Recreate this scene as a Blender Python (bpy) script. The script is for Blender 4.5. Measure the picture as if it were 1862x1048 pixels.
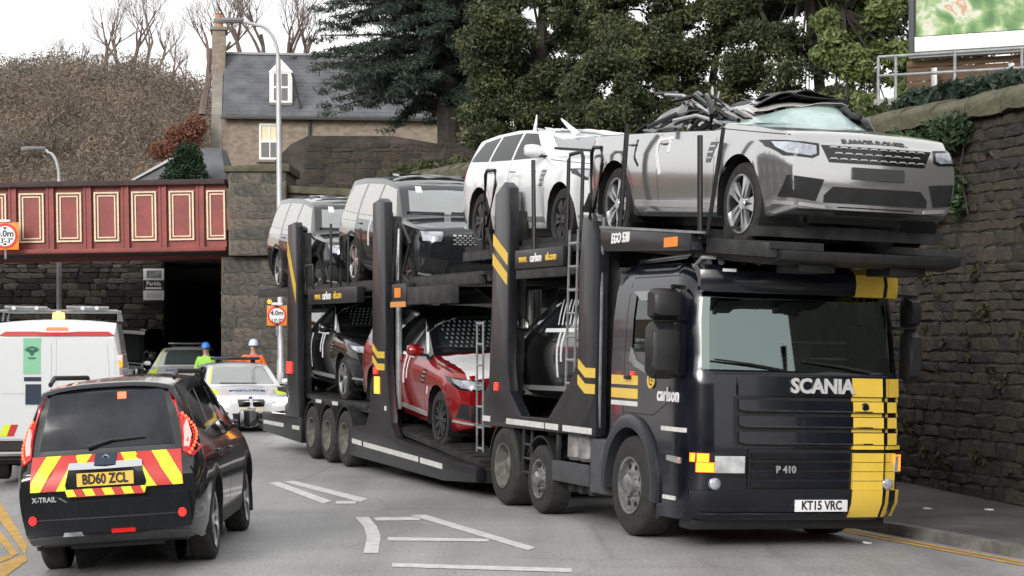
import bpy, bmesh, math, random
import numpy as np
from mathutils import Vector, Matrix, Euler
from mathutils.bvhtree import BVHTree
R = math.radians
random.seed(7); np.random.seed(7)
for o in list(bpy.data.objects): bpy.data.objects.remove(o)
sc = bpy.context.scene
col = sc.collection
# ---------------------------------------------------------------- camera
cd = bpy.data.cameras.new('camera'); cam = bpy.data.objects.new('camera', cd); col.objects.link(cam)
cam.location = (0, 0, 2.2); cam.rotation_euler = (R(90), 0, 0)
cd.sensor_width = 36; cd.lens = 69.6; cd.shift_y = 0.0408; cd.clip_start = 0.1; cd.clip_end = 2000
sc.camera = cam
# ---------------------------------------------------------------- world, sun, exposure
SUN_EL, SUN_AZ = 24.0, 205.0        # sun behind the camera's left shoulder, veiled by cloud (azimuth clockwise from +Y)
w = bpy.data.worlds.new('World'); sc.world = w; w.use_nodes = True
nt = w.node_tree; nt.nodes.clear()
sky = nt.nodes.new('ShaderNodeTexSky'); sky.sky_type = 'NISHITA'; sky.sun_disc = False
sky.sun_elevation = R(SUN_EL); sky.sun_rotation = R(SUN_AZ); sky.air_density = 1.0; sky.dust_density = 4.0; sky.ozone_density = 1.0
hs = nt.nodes.new('ShaderNodeHueSaturation'); hs.inputs['Saturation'].default_value = 0.35
mixw = nt.nodes.new('ShaderNodeMixRGB'); mixw.inputs[0].default_value = 0.62; mixw.inputs[2].default_value = (8.2, 8.1, 7.9, 1)   # even cloud cover
bg = nt.nodes.new('ShaderNodeBackground'); bg.inputs[1].default_value = 0.118
wo = nt.nodes.new('ShaderNodeOutputWorld')
nt.links.new(sky.outputs[0], hs.inputs['Color']); nt.links.new(hs.outputs[0], mixw.inputs[1])
nt.links.new(mixw.outputs[0], bg.inputs[0]); nt.links.new(bg.outputs[0], wo.inputs[0])
sd = bpy.data.lights.new('sun', 'SUN'); sd.energy = 1.3; sd.angle = R(22); sd.color = (1, .97, .93)
so = bpy.data.objects.new('sun', sd); col.objects.link(so)
so.rotation_euler = Euler((R(90 - SUN_EL), 0, R(-SUN_AZ + 180)), 'XYZ')
sc.view_settings.view_transform = 'Standard'; sc.view_settings.look = 'None'
sc.view_settings.exposure = 0.66; sc.view_settings.gamma = 1
sc.cycles.max_bounces = 6; sc.cycles.transparent_max_bounces = 8

# ---------------------------------------------------------------- materials
MATS = {}
def mat(name, c=(.5,.5,.5), rough=.5, metal=0, coat=0, var=0, vs=4, c2=None, bump=0, bs=30, emit=None, es=1, spec=.5, streak=None, ior=None, det=6):
    if name in MATS: return MATS[name]
    m = bpy.data.materials.new(name); m.use_nodes = True; t = m.node_tree; b = t.nodes['Principled BSDF']
    def si(k, v):
        if k in b.inputs: b.inputs[k].default_value = v
    si('Base Color', (*c, 1)); si('Roughness', rough); si('Metallic', metal); si('Coat Weight', coat); si('Coat Roughness', .04)
    si('Specular IOR Level', spec)
    if ior: si('IOR', ior)
    if emit: si('Emission Color', (*emit, 1)); si('Emission Strength', es)
    if var or bump:
        tc = t.nodes.new('ShaderNodeTexCoord'); mp = t.nodes.new('ShaderNodeMapping'); t.links.new(tc.outputs['Object'], mp.inputs[0])
        if streak: mp.inputs['Scale'].default_value = streak
    if var:
        n = t.nodes.new('ShaderNodeTexNoise'); n.inputs['Scale'].default_value = vs; n.inputs['Detail'].default_value = det; n.inputs['Roughness'].default_value = .65
        t.links.new(mp.outputs[0], n.inputs[0])
        cr = t.nodes.new('ShaderNodeValToRGB'); t.links.new(n.outputs[0], cr.inputs[0])
        d = c2 if c2 else tuple(x * (1 - var) for x in c)
        cr.color_ramp.elements[0].position = .36; cr.color_ramp.elements[1].position = .66
        cr.color_ramp.elements[0].color = (*d, 1); cr.color_ramp.elements[1].color = (*(c if c2 else tuple(min(1, x * (1 + var * .6)) for x in c)), 1)
        t.links.new(cr.outputs[0], b.inputs['Base Color'])
        rm = t.nodes.new('ShaderNodeMapRange'); rm.inputs['To Min'].default_value = max(0, rough - .06); rm.inputs['To Max'].default_value = min(1, rough + .1)
        t.links.new(n.outputs[0], rm.inputs[0]); t.links.new(rm.outputs[0], b.inputs['Roughness'])
    if bump:
        n2 = t.nodes.new('ShaderNodeTexNoise'); n2.inputs['Scale'].default_value = bs; n2.inputs['Detail'].default_value = 5
        t.links.new(mp.outputs[0], n2.inputs[0]); bp = t.nodes.new('ShaderNodeBump'); bp.inputs['Strength'].default_value = bump; bp.inputs['Distance'].default_value = .03
        t.links.new(n2.outputs[0], bp.inputs['Height']); t.links.new(bp.outputs[0], b.inputs['Normal'])
    MATS[name] = m; return m
def leafmat(name, c, c2, vs=.8, c3=None):
    if name in MATS: return MATS[name]
    m = bpy.data.materials.new(name); m.use_nodes = True; t = m.node_tree; b = t.nodes['Principled BSDF']
    b.inputs['Roughness'].default_value = .55; b.inputs['Specular IOR Level'].default_value = .35
    tc = t.nodes.new('ShaderNodeTexCoord'); n = t.nodes.new('ShaderNodeTexNoise'); n.inputs['Scale'].default_value = vs; n.inputs['Detail'].default_value = 8; n.inputs['Roughness'].default_value = .8
    t.links.new(tc.outputs['Object'], n.inputs[0]); cr = t.nodes.new('ShaderNodeValToRGB'); t.links.new(n.outputs[0], cr.inputs[0])
    cr.color_ramp.elements[0].position = .33; cr.color_ramp.elements[1].position = .68
    cr.color_ramp.elements[0].color = (*c, 1); cr.color_ramp.elements[1].color = (*c2, 1)
    if c3: e = cr.color_ramp.elements.new(.52); e.color = (*c3, 1)
    t.links.new(cr.outputs[0], b.inputs['Base Color'])
    tr = t.nodes.new('ShaderNodeBsdfTranslucent'); t.links.new(cr.outputs[0], tr.inputs[0])
    mx = t.nodes.new('ShaderNodeMixShader'); mx.inputs[0].default_value = .25
    out = t.nodes['Material Output']; t.links.new(b.outputs[0], mx.inputs[1]); t.links.new(tr.outputs[0], mx.inputs[2]); t.links.new(mx.outputs[0], out.inputs[0])
    MATS[name] = m; return m
def glassmat(name, tint=(.55,.62,.6), refl=.12, rcol=(.9,.97,.96)):
    if name in MATS: return MATS[name]
    m = bpy.data.materials.new(name); m.use_nodes = True; t = m.node_tree; t.nodes.clear()
    o = t.nodes.new('ShaderNodeOutputMaterial'); tr = t.nodes.new('ShaderNodeBsdfTransparent'); tr.inputs[0].default_value = (*tint, 1)
    g = t.nodes.new('ShaderNodeBsdfGlossy'); g.inputs[0].default_value = (*rcol, 1); g.inputs['Roughness'].default_value = .015
    f = t.nodes.new('ShaderNodeFresnel'); f.inputs[0].default_value = 1.5
    a = t.nodes.new('ShaderNodeMath'); a.operation = 'ADD'; a.inputs[1].default_value = refl; a.use_clamp = True
    mx = t.nodes.new('ShaderNodeMixShader'); t.links.new(f.outputs[0], a.inputs[0]); t.links.new(a.outputs[0], mx.inputs[0])
    t.links.new(tr.outputs[0], mx.inputs[1]); t.links.new(g.outputs[0], mx.inputs[2]); t.links.new(mx.outputs[0], o.inputs[0])
    MATS[name] = m; return m

navy = mat('navy_paint', (.006,.007,.013), .16, 0, .35, var=.3, vs=3)
charcoal = mat('charcoal_steel', (.013,.014,.018), .34, .1, .15, var=.45, vs=2.5)
steel = mat('dirty_steel', (.04,.04,.041), .6, .2, 0, var=.6, vs=5)
lightsteel = mat('galvanised_steel', (.32,.33,.34), .4, .5, 0, var=.3, vs=6)
blackpl = mat('black_plastic', (.014,.014,.015), .45, var=.3, vs=8)
blackgl = mat('black_gloss', (.008,.008,.009), .12, coat=.4)
rubber = mat('tyre_rubber', (.016,.0155,.015), .8, var=.4, vs=12, c2=(.034,.032,.029))
yellow = mat('yellow_vinyl', (.80,.55,.075), .3, coat=.3, var=.08, vs=2)
whitep = mat('white_paint', (.78,.79,.80), .3, coat=.3, var=.06, vs=2)
whitetx = mat('white_lettering', (.82,.82,.82), .45)
blacktx = mat('black_lettering', (.01,.01,.01), .5)
chrome = mat('chrome', (.75,.76,.78), .14, 1)
alloy = mat('alloy_wheel', (.62,.63,.65), .22, .85)
dalloy = mat('dark_alloy', (.06,.06,.065), .3, .6)
silver = mat('silver_trim', (.6,.61,.62), .28, .7)
orange_on = mat('lit_amber_lamp', (.9,.3,.02), .3, emit=(1,.085,.002), es=4)
red_on = mat('lit_red_lamp', (.8,.03,.02), .3, emit=(1,.02,.012), es=2.6)
red_bright = mat('bright_red_led', (.9,.1,.05), .3, emit=(1,.055,.02), es=2.8)
red_lens = mat('red_lens', (.42,.012,.012), .12, coat=.6, emit=(1,.02,.02), es=.12)
clear_lens = mat('clear_lens', (.42,.45,.50), .10, .4, coat=.8, var=.5, vs=7)
white_on = mat('lit_headlamp', (1,1,1), .3, emit=(1,.97,.9), es=30)
reflw = mat('white_reflective_tape', (.66,.66,.64), .4, var=.15, vs=10)
glass = mat('dark_car_glass', (.012,.015,.016), .03, spec=.9, coat=.5, ior=1.7)
paleglass = mat('sky_pale_glass', (.13,.17,.17), .05, spec=1, coat=.8, ior=2.3, var=.35, vs=1.3)  # pale base colour carries part of the sky's reflection
orangesq = mat('orange_panel', (.85,.26,.03), .45, var=.1, vs=6)

# ---------------------------------------------------------------- mesh helpers
def link(name, me, m, parent=None, M=None):
    o = bpy.data.objects.new(name, me); col.objects.link(o)
    if m is not None:
        if not me.materials: me.materials.append(m)
    if parent is not None: o.parent = parent
    if M is not None: o.matrix_local = M
    return o
class MB:
    def __init__(s): s.bm = bmesh.new()
    def quad(s, pts):
        return s.bm.faces.new([s.bm.verts.new(p) for p in pts])
    def box(s, lo, hi, M=None):
        x0,y0,z0 = lo; x1,y1,z1 = hi
        v = [s.bm.verts.new((M @ Vector(p)) if M else p) for p in ((x0,y0,z0),(x1,y0,z0),(x1,y1,z0),(x0,y1,z0),(x0,y0,z1),(x1,y0,z1),(x1,y1,z1),(x0,y1,z1))]
        for f in ((0,3,2,1),(4,5,6,7),(0,1,5,4),(1,2,6,5),(2,3,7,6),(3,0,4,7)): s.bm.faces.new([v[i] for i in f])
        return s
    def prism(s, poly, a0, a1, axis='y', M=None):
        def P(u, v, t):
            p = {'y':(u,t,v),'x':(t,u,v),'z':(u,v,t)}[axis]
            return (M @ Vector(p)) if M else p
        A = [s.bm.verts.new(P(u,v,a0)) for u,v in poly]; B = [s.bm.verts.new(P(u,v,a1)) for u,v in poly]
        n = len(poly); s.bm.faces.new(A); s.bm.faces.new(B[::-1])
        for i in range(n): s.bm.faces.new([A[i],B[i],B[(i+1)%n],A[(i+1)%n]])
        return s
    def tube(s, pts, r, n=8, caps=True):
        pts = [Vector(p) for p in pts]; rs = r if isinstance(r,(list,tuple)) else [r]*len(pts)
        rings = []; up = Vector((0,0,1))
        for i,p in enumerate(pts):
            d = (pts[min(i+1,len(pts)-1)] - pts[max(i-1,0)])
            if d.length < 1e-9: d = Vector((0,0,1))
            d.normalize(); a = d.cross(up)
            if a.length < .05: a = d.cross(Vector((1,0,0)))
            a.normalize(); b = d.cross(a)
            rings.append([s.bm.verts.new(p + (a*math.cos(2*math.pi*k/n) + b*math.sin(2*math.pi*k/n))*rs[i]) for k in range(n)])
        for i in range(len(rings)-1):
            for k in range(n): s.bm.faces.new([rings[i][k],rings[i][(k+1)%n],rings[i+1][(k+1)%n],rings[i+1][k]])
        if caps: s.bm.faces.new(rings[0][::-1]); s.bm.faces.new(rings[-1])
        return s
    def lathe(s, prof, n=28, axis='y', c=(0,0,0), closed=False, caps=True):
        rings = []
        for r,h in prof:
            ring = []
            for k in range(n):
                a = 2*math.pi*k/n; u,v = r*math.cos(a), r*math.sin(a)
                p = {'y':(u,h,v),'x':(h,u,v),'z':(u,v,h)}[axis]
                ring.append(s.bm.verts.new((c[0]+p[0],c[1]+p[1],c[2]+p[2])))
            rings.append(ring)
        m = len(rings)
        for i in range(m if closed else m-1):
            for k in range(n): s.bm.faces.new([rings[i][k],rings[i][(k+1)%n],rings[(i+1)%m][(k+1)%n],rings[(i+1)%m][k]])
        if not closed and caps:
            for ring in (rings[0], rings[-1]):
                if (ring[0].co-ring[n//2].co).length > 1e-6: s.bm.faces.new(ring)
        return s
    def loft(s, rings, closed=True, caps=True):
        V = [[s.bm.verts.new(p) for p in r] for r in rings]; n = len(V[0])
        for i in range(len(V)-1):
            for k in range(n if closed else n-1): s.bm.faces.new([V[i][k],V[i][(k+1)%n],V[i+1][(k+1)%n],V[i+1][k]])
        if caps: s.bm.faces.new(V[0][::-1]); s.bm.faces.new(V[-1])
        return s
    def mesh(s, name='m', bevel=0, smooth=35, seg=2):
        bmesh.ops.remove_doubles(s.bm, verts=s.bm.verts, dist=1e-5)
        if bevel:
            es = [e for e in s.bm.edges if len(e.link_faces)==2 and e.calc_face_angle(0) > R(25)]
            try: bmesh.ops.bevel(s.bm, geom=es, offset=bevel, segments=seg, profile=.6, affect='EDGES', clamp_overlap=True)
            except Exception: pass
        bmesh.ops.recalc_face_normals(s.bm, faces=s.bm.faces)
        me = bpy.data.meshes.new(name); s.bm.to_mesh(me); s.bm.free()
        if smooth:
            me.polygons.foreach_set('use_smooth', [True]*len(me.polygons)); me.set_sharp_from_angle(angle=R(smooth))
        return me
    def build(s, name, m, parent=None, bevel=0, smooth=35, M=None, seg=2):
        return link(name, s.mesh(name, bevel, smooth, seg), m, parent, M)
def box(name, lo, hi, m, parent, bevel=.006, M=None): return MB().box(lo,hi).build(name, m, parent, bevel, M=M)
def tag(o, label, cat, group=None, kind=None):
    if label: o['label'] = label
    if cat: o['category'] = cat
    if group: o['group'] = group
    if kind: o['kind'] = kind
    return o
def thing(name, label, cat, M=None, group=None):
    o = bpy.data.objects.new(name, None); col.objects.link(o); o.empty_display_size = .2
    if M is not None: o.matrix_world = M
    return tag(o, label, cat, group)
def struct(o, kind='structure'): o['kind'] = kind; return o
TXT = {}
def text(name, body, size, m, parent, M, ext=.004, bold=0, shear=0, align='CENTER', sx=1):
    key = (body, size, ext, bold, shear, align, sx)
    if key not in TXT:
        c = bpy.data.curves.new('t','FONT'); c.body = body; c.size = size; c.extrude = ext; c.offset = bold*size; c.shear = shear
        c.align_x = align; c.align_y = 'CENTER'; c.resolution_u = 3
        o = bpy.data.objects.new('t', c); col.objects.link(o); bpy.context.view_layer.update()
        me = bpy.data.meshes.new_from_object(o.evaluated_get(bpy.context.evaluated_depsgraph_get()))
        bpy.data.objects.remove(o); me.materials.clear()
        if sx != 1: me.transform(Matrix.Diagonal((sx,1,1,1)))
        TXT[key] = me
    return link(name, TXT[key].copy(), m, parent, M)
def frame_M(o, xdir, ydir):
    x = Vector(xdir).normalized(); y = Vector(ydir); y = (y - x*y.dot(x)).normalized(); z = x.cross(y)
    return Matrix(((x.x,y.x,z.x,o[0]),(x.y,y.y,z.y,o[1]),(x.z,y.z,z.z,o[2]),(0,0,0,1)))

# ---------------------------------------------------------------- ground shape
LX, LY = .9379, .3468           # across-the-road direction of the truck's lane
FX, FY = .3468, -.9379          # the truck's heading
def sst(a, b, x):
    t = min(1, max(0, (x-a)/(b-a))); return t*t*(3-2*t)
def gz(x, y):
    lat = LX*x + LY*y
    k = 1 - sst(36, 46, y); kt = 1 - sst(23.5, 29, y)
    z = 0
    if lat > 8.2: z = (-.028*(min(lat, 14.5)-8.2) + .008)*kt
    if lat < 4.2: z = -.066*(4.2-max(lat, .2)) + .013
    return z*k
def lat2xy(lat, along):          # along measured towards the bridge, from the truck's front axle
    ox, oy = LX*lat, LY*lat
    return ox - FX*along, oy - FY*along
def px2ground(px, py, z=0):
    Y = 3600*(2.2-z)/(py-600); return (px-931)/3600*Y, Y
# ================================================================ the setting
asph = mat('asphalt', (.33,.33,.335), .55, var=.2, vs=.35, bump=.2, bs=60)
def asphalt_nodes():
    t = asph.node_tree; b = t.nodes['Principled BSDF']
    # fine aggregate speckle multiplied over the large worn patches
    tc = t.nodes.new('ShaderNodeTexCoord'); n = t.nodes.new('ShaderNodeTexNoise'); n.inputs['Scale'].default_value = 28; n.inputs['Detail'].default_value = 3
    t.links.new(tc.outputs['Object'], n.inputs[0]); mr = t.nodes.new('ShaderNodeMapRange'); mr.inputs[1].default_value=.3; mr.inputs[2].default_value=.7; mr.inputs[3].default_value = .72; mr.inputs[4].default_value = 1.28
    t.links.new(n.outputs[0], mr.inputs[0]); src = b.inputs['Base Color'].links[0].from_socket
    mx = t.nodes.new('ShaderNodeVectorMath'); mx.operation = 'SCALE'; t.links.new(src, mx.inputs[0]); t.links.new(mr.outputs[0], mx.inputs['Scale']); t.links.new(mx.outputs[0], b.inputs['Base Color'])
    # darker tyre-polished streaks running with the lane
    m2 = t.nodes.new('ShaderNodeMapping'); m2.inputs['Rotation'].default_value = (0,0,R(-20)); m2.inputs['Scale'].default_value = (1.1,.05,1); t.links.new(tc.outputs['Object'], m2.inputs[0])
    n3 = t.nodes.new('ShaderNodeTexNoise'); n3.inputs['Scale'].default_value = 1.0; n3.inputs['Detail'].default_value = 4; t.links.new(m2.outputs[0], n3.inputs[0])
    m3 = t.nodes.new('ShaderNodeMapRange'); m3.inputs[1].default_value=.35; m3.inputs[2].default_value=.62; m3.inputs[3].default_value=.80; m3.inputs[4].default_value=1.08; t.links.new(n3.outputs[0], m3.inputs[0])
    x2 = t.nodes.new('ShaderNodeVectorMath'); x2.operation='SCALE'; t.links.new(mx.outputs[0], x2.inputs[0]); t.links.new(m3.outputs[0], x2.inputs['Scale'])
    # thin cracks
    vo = t.nodes.new('ShaderNodeTexVoronoi'); vo.feature='DISTANCE_TO_EDGE'; vo.inputs['Scale'].default_value=.42; 
    nd = t.nodes.new('ShaderNodeMixRGB'); nd.inputs[0].default_value=.16; t.links.new(tc.outputs['Object'], nd.inputs[1]); t.links.new(n.outputs[1], nd.inputs[2]); t.links.new(nd.outputs[0], vo.inputs['Vector'])
    cm_ = t.nodes.new('ShaderNodeMapRange'); cm_.inputs[1].default_value=.002; cm_.inputs[2].default_value=.007; cm_.inputs[3].default_value=.72; cm_.inputs[4].default_value=1; t.links.new(vo.outputs['Distance'], cm_.inputs[0])
    x3 = t.nodes.new('ShaderNodeVectorMath'); x3.operation='SCALE'; t.links.new(x2.outputs[0], x3.inputs[0]); t.links.new(cm_.outputs[0], x3.inputs['Scale']); t.links.new(x3.outputs[0], b.inputs['Base Color'])
asphalt_nodes()
def grid_sheet(name, xs, ys, zf, m):
    vs = [(x,y,zf(x,y)) for y in ys for x in xs]; nx = len(xs)
    fs = [(j*nx+i, j*nx+i+1, (j+1)*nx+i+1, (j+1)*nx+i) for j in range(len(ys)-1) for i in range(nx-1)]
    me = bpy.data.meshes.new(name); me.from_pydata(vs, [], fs); me.polygons.foreach_set('use_smooth', [True]*len(fs))
    return struct(link(name, me, m))
earth = mat('earth', (.07,.06,.045), .9, var=.4, vs=.2)
grid_sheet('ground', [-1500,-300,-60,60,300,1500], [-1500,-300,-40,150,400,1900], lambda x,y: -.8, earth)
grid_sheet('road', [-42+.6*i for i in range(114)], [-22+.6*i for i in range(215)], gz, asph)
# painted markings, each a thin sheet draped on the road
rpaint = mat('worn_white_road_paint', (.74,.74,.73), .6, c2=(.52,.52,.51), var=.3, vs=7)
ypaint = mat('worn_yellow_road_paint', (.62,.36,.06), .6, var=.3, vs=6)
def marking(name, pix, m, label, k=4):
    pts = [px2ground(*p) for p in pix]
    mb = MB(); me = bmesh.new(); f = me.faces.new([me.verts.new((x,y,0)) for x,y in pts])
    for i in range(-60, 200):
        for ax in ((1,0,0),(0,1,0)):
            if ax[0] and not (min(p[0] for p in pts) < i*.6 < max(p[0] for p in pts)): continue
            if ax[1] and not (min(p[1] for p in pts) < i*.6 < max(p[1] for p in pts)): continue
            bmesh.ops.bisect_plane(me, geom=me.verts[:]+me.edges[:]+me.faces[:], plane_co=(i*.6,i*.6,0), plane_no=ax)
    for v in me.verts: v.co.z = gz(v.co.x, v.co.y) + .006
    mm = bpy.data.meshes.new(name); me.to_mesh(mm); me.free(); mb.bm.free()
    return struct(link(name, mm, m))
WM = [[(488,879),(507,877),(603,912),(588,917)], [(515,877),(534,875),(669,908),(655,914)], [(612,912),(648,912),(646,917),(610,917)],
      [(646,942),(670,941),(685,958),(692,976),(688,1007),(661,1007),(667,978),(662,960)], [(680,942),(762,941),(764,947),(684,948)],
      [(746,938),(773,937),(975,997),(960,1002)], [(705,978),(890,981),(888,986),(705,984)], [(713,1025),(1040,1035),(1040,1042),(713,1032)]]
for p in WM: marking('road_marking', p, rpaint, '')
for p in [[(-40,880),(-20,872),(50,975),(46,992)], [(-30,935),(-18,928),(34,988),(22,992)], [(-20,1008),(46,990),(50,1000),(-10,1036)], [(-40,1000),(20,988),(24,994),(-40,1010)]]:
    marking('box_junction_marking', p, ypaint, '')
def strip_along(name, lat0, lat1, a0, a1, m, dz, n=80):
    vs=[]; fs=[]
    for i in range(n+1):
        al = a0+(a1-a0)*i/n
        for l in (lat0, lat1):
            x,y = lat2xy(l, al); vs.append((x,y,gz(x,y)+dz))
    for i in range(n): fs.append((2*i,2*i+1,2*i+3,2*i+2))
    me = bpy.data.meshes.new(name); me.from_pydata(vs,[],fs); return struct(link(name, me, m))
strip_along('yellow_line', 11.22, 11.30, 2, 50, ypaint, .006); strip_along('yellow_line', 11.38, 11.46, 2, 50, ypaint, .006)
# kerb and pavement
kerbm = mat('kerb_stone', (.17,.165,.155), .8, var=.4, vs=3, bump=.3, bs=25)
pavem = mat('pavement', (.085,.083,.08), .85, var=.45, vs=.9, bump=.3, bs=40)
strip_along('pavement', 11.76, 14.9, -4, 56, pavem, .118)
kr = bpy.data.objects.new('kerb', None); col.objects.link(kr); kr['kind']='structure'
kme = MB().box((-.45,-.07,-.25),(.45,.07,.125)).mesh('kerb_stone', .015)
kme.materials.append(kerbm)
for i in range(62):
    al = -4 + i*.915; x,y = lat2xy(11.70, al)
    o = link('kerb_stone', kme, kerbm, kr); o.location = (x,y,gz(x,y)+random.uniform(-.006,.006)); o.rotation_euler = (0,0,math.atan2(-FY,-FX)+random.uniform(-.006,.006)); 
# ---- stones
stonem = [mat('dark_wall_stone_%d'%i, c, .85, var=.5, vs=5, bump=.6, bs=14) for i,c in enumerate([(.040,.034,.027),(.050,.042,.031),(.032,.029,.025),(.058,.048,.034)])]
midstone = [mat('bridge_stone_%d'%i, c, .9, var=.5, vs=4, bump=.5, bs=12) for i,c in enumerate([(.125,.112,.095),(.105,.096,.083),(.14,.125,.103),(.088,.083,.074)])]
def stone_meshes(pref, mats, n=3):
    out=[]
    for m in mats:
        for k in range(n):
            bm = bmesh.new(); bmesh.ops.create_cube(bm, size=1)
            bmesh.ops.bevel(bm, geom=bm.edges[:], offset=.16, segments=1, affect='EDGES')
            for v in bm.verts: v.co += Vector([random.uniform(-.10,.10) for _ in range(3)])
            me = bpy.data.meshes.new(pref); bm.to_mesh(me); bm.free(); me.materials.append(m); out.append(me)
    return out
def stones(parent, meshes, P, U, wid, hfun, sw, sh, cap=300, depth=.22, z0=0, jit=.35, order=None):
    """coursed rubble: P origin, U direction along the wall, stones placed row by row; past cap the rest is joined"""
    U = Vector(U).normalized(); ang = math.atan2(U.y, U.x); L=[]; z = z0
    while True:
        h = sh*random.uniform(.6,1.45); u = -random.uniform(0,sw)
        any_=False
        while u < wid:
            w_ = sw*random.uniform(.4,1.7)
            uc = u+w_/2
            if u < 0: w_ += u; uc = w_/2
            if u+max(w_,.05) > wid: w_ = wid-max(u,0); uc = wid-w_/2
            if w_ > .06 and 0 < uc < wid and z + h*.6 < hfun(uc): L.append((uc, z+h/2, w_*.97, h*.95)); any_=True
            u = max(u,0)+max(w_,.05)
        z += h
        if not any_: break
    if order: L.sort(key=order)
    rest = bmesh.new()
    for i,(uc,zc,w_,h) in enumerate(L):
        M = Matrix.Translation(Vector(P)+U*uc+Vector((0,0,zc))) @ Matrix.Rotation(ang,4,'Z') @ Matrix.Rotation(random.uniform(-.07,.07),4,'Y') @ Matrix.Diagonal((w_, depth*random.uniform(.85,1.3), h,1))
        me = random.choice(meshes)
        if i < cap:
            o = bpy.data.objects.new('stone', me); col.objects.link(o); o.parent = parent; o.matrix_local = M
        else:
            tmp = bmesh.new(); tmp.from_mesh(me); bmesh.ops.transform(tmp, matrix=M, verts=tmp.verts); mm = bpy.data.meshes.new('x'); tmp.to_mesh(mm); tmp.free(); rest.from_mesh(mm); bpy.data.meshes.remove(mm)
    if len(rest.verts):
        me = bpy.data.meshes.new('stonework'); rest.to_mesh(me); me.materials.append(meshes[0].materials[0]); o = link('stonework', me, None, parent); o['kind']='stuff'
    rest.free()
darkS = stone_meshes('dark_stone', stonem); midS = stone_meshes('mid_stone', midstone)
mortar_d = mat('dark_mortar', (.030,.028,.024), .95, var=.5, vs=6, bump=.6, bs=20)
mortar_m = mat('mortar', (.09,.083,.072), .95, var=.5, vs=4, bump=.5, bs=15)
coping = mat('mossy_coping', (.125,.112,.075), .9, var=.5, vs=3, c2=(.055,.056,.03), bump=.6, bs=14)
# roadside retaining wall at the right
def wall_top(al): return 5.0 + .8*sst(26, 46, al)
rw = thing('retaining_wall', 'tall dark rubble retaining wall with mossy coping beside the pavement', 'wall')
mb = MB(); A=[]; 
for i in range(40):
    al = 9.0+ i*(56-9.0)/39; h = wall_top(al)
    ring=[]
    for l,z in ((14.62,-.5),(14.62,h),(15.3,h),(15.3,-.5)):
        x,y = lat2xy(l,al); ring.append((x,y,z))
    A.append(ring)
mb.loft(A).build('backing', mortar_d, rw, smooth=0)
x0,y0 = lat2xy(14.66, 20)
stones(rw, darkS, (x0,y0,0), (-FX,-FY,0), 13.5, lambda u: wall_top(20+u)-.02, .34, .165, cap=296, z0=-.15, depth=.13, order=lambda s: s[0]+.6*abs(s[1]-2.5))
cm=[]
for k in range(5):
    mbc=MB(); rg=[]
    for x in (-.5,-.25,0,.25,.5): rg.append([(x,.5*c_+random.uniform(-.03,.03),z_+random.uniform(-.06,.06)) for c_,z_ in ((-1,-.5),(-1.02,-.05),(-.8,.28),(-.35,.46),(.2,.5),(.7,.32),(1,0),(1,-.5))])
    mec=mbc.loft(rg).mesh('coping_stone',0,60); mec.materials.append(coping); cm.append(mec)
for i in range(56):
    al = 9.5 + i*.82; x,y = lat2xy(14.92, al)
    M = Matrix.Translation((x,y,wall_top(al)+.12+random.uniform(-.02,.03))) @ Matrix.Rotation(math.atan2(-FY,-FX),4,'Z') @ Matrix.Rotation(random.uniform(-.03,.03),4,'X') @ Matrix.Diagonal((.83,.85,.36,1))
    o = link('coping_stone', random.choice(cm), None, rw); o.matrix_local = M
# upper retaining wall, set back
uw = thing('upper_wall', 'dark weathered stone wall rising behind the dark cars on the trailer', 'wall')
poly = [(-7.6,0),(-7.4,4.6),(-6.95,7.2),(-6.5,7.65),(-6.0,7.9),(-3.5,7.9),(-1.8,7.6),(1.5,7.6),(1.5,0)]
MB().prism(poly, 58.2, 59.6, 'y').build('backing', mat('dark_wall_face',(.058,.051,.043),.9,var=.55,vs=1.2,bump=.7,bs=6), uw, smooth=0)
stones(uw, darkS, (-7.0,58.25,0), (1,0,0), 7.2, lambda u: (7.8 if u>.9 else 6.6), .42, .175, cap=298, z0=4.6, depth=.12, order=lambda s: -s[1])
# ---- leaf clouds
def leaves(name, blobs, n, size, m, parent=None, kind=None, flat=0, seed=1, shell=.55, thin=.45):
    """blobs: (x,y,z,rx,ry,rz,weight). small folded leaf faces spread through the volume"""
    rng = np.random.default_rng(seed); W = np.array([b[6] for b in blobs]); W = W/W.sum()
    idx = rng.choice(len(blobs), n, p=W); B = np.array([b[:6] for b in blobs])[idx]
    d = rng.normal(size=(n,3)); d /= np.linalg.norm(d,axis=1)[:,None]; r = shell + (1-shell)*rng.random(n); r = np.where(rng.random(n)<.25, r*rng.random(n), r)
    c = B[:,:3] + d*B[:,3:]*r[:,None]
    a = rng.normal(size=(n,3)); a[:,2] -= flat; a /= np.linalg.norm(a,axis=1)[:,None]
    b = np.cross(a, rng.normal(size=(n,3))); b /= np.linalg.norm(b,axis=1)[:,None]
    s = size*(.5+rng.random(n))[:,None]
    V = np.stack([c-a*s, c+b*s*thin, c+a*s, c-b*s*thin], axis=1).reshape(-1,3)
    F = np.arange(n*4).reshape(-1,4)
    me = bpy.data.meshes.new(name); me.vertices.add(n*4); me.vertices.foreach_set('co', V.ravel()); me.loops.add(n*4); me.loops.foreach_set('vertex_index', F.ravel().astype(np.int32))
    me.polygons.add(n); me.polygons.foreach_set('loop_start', np.arange(0,n*4,4,dtype=np.int32)); me.polygons.foreach_set('loop_total', np.full(n,4,dtype=np.int32)); me.update(); me.validate()
    o = link(name, me, m, parent)
    if kind: o['kind']=kind
    return o
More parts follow.
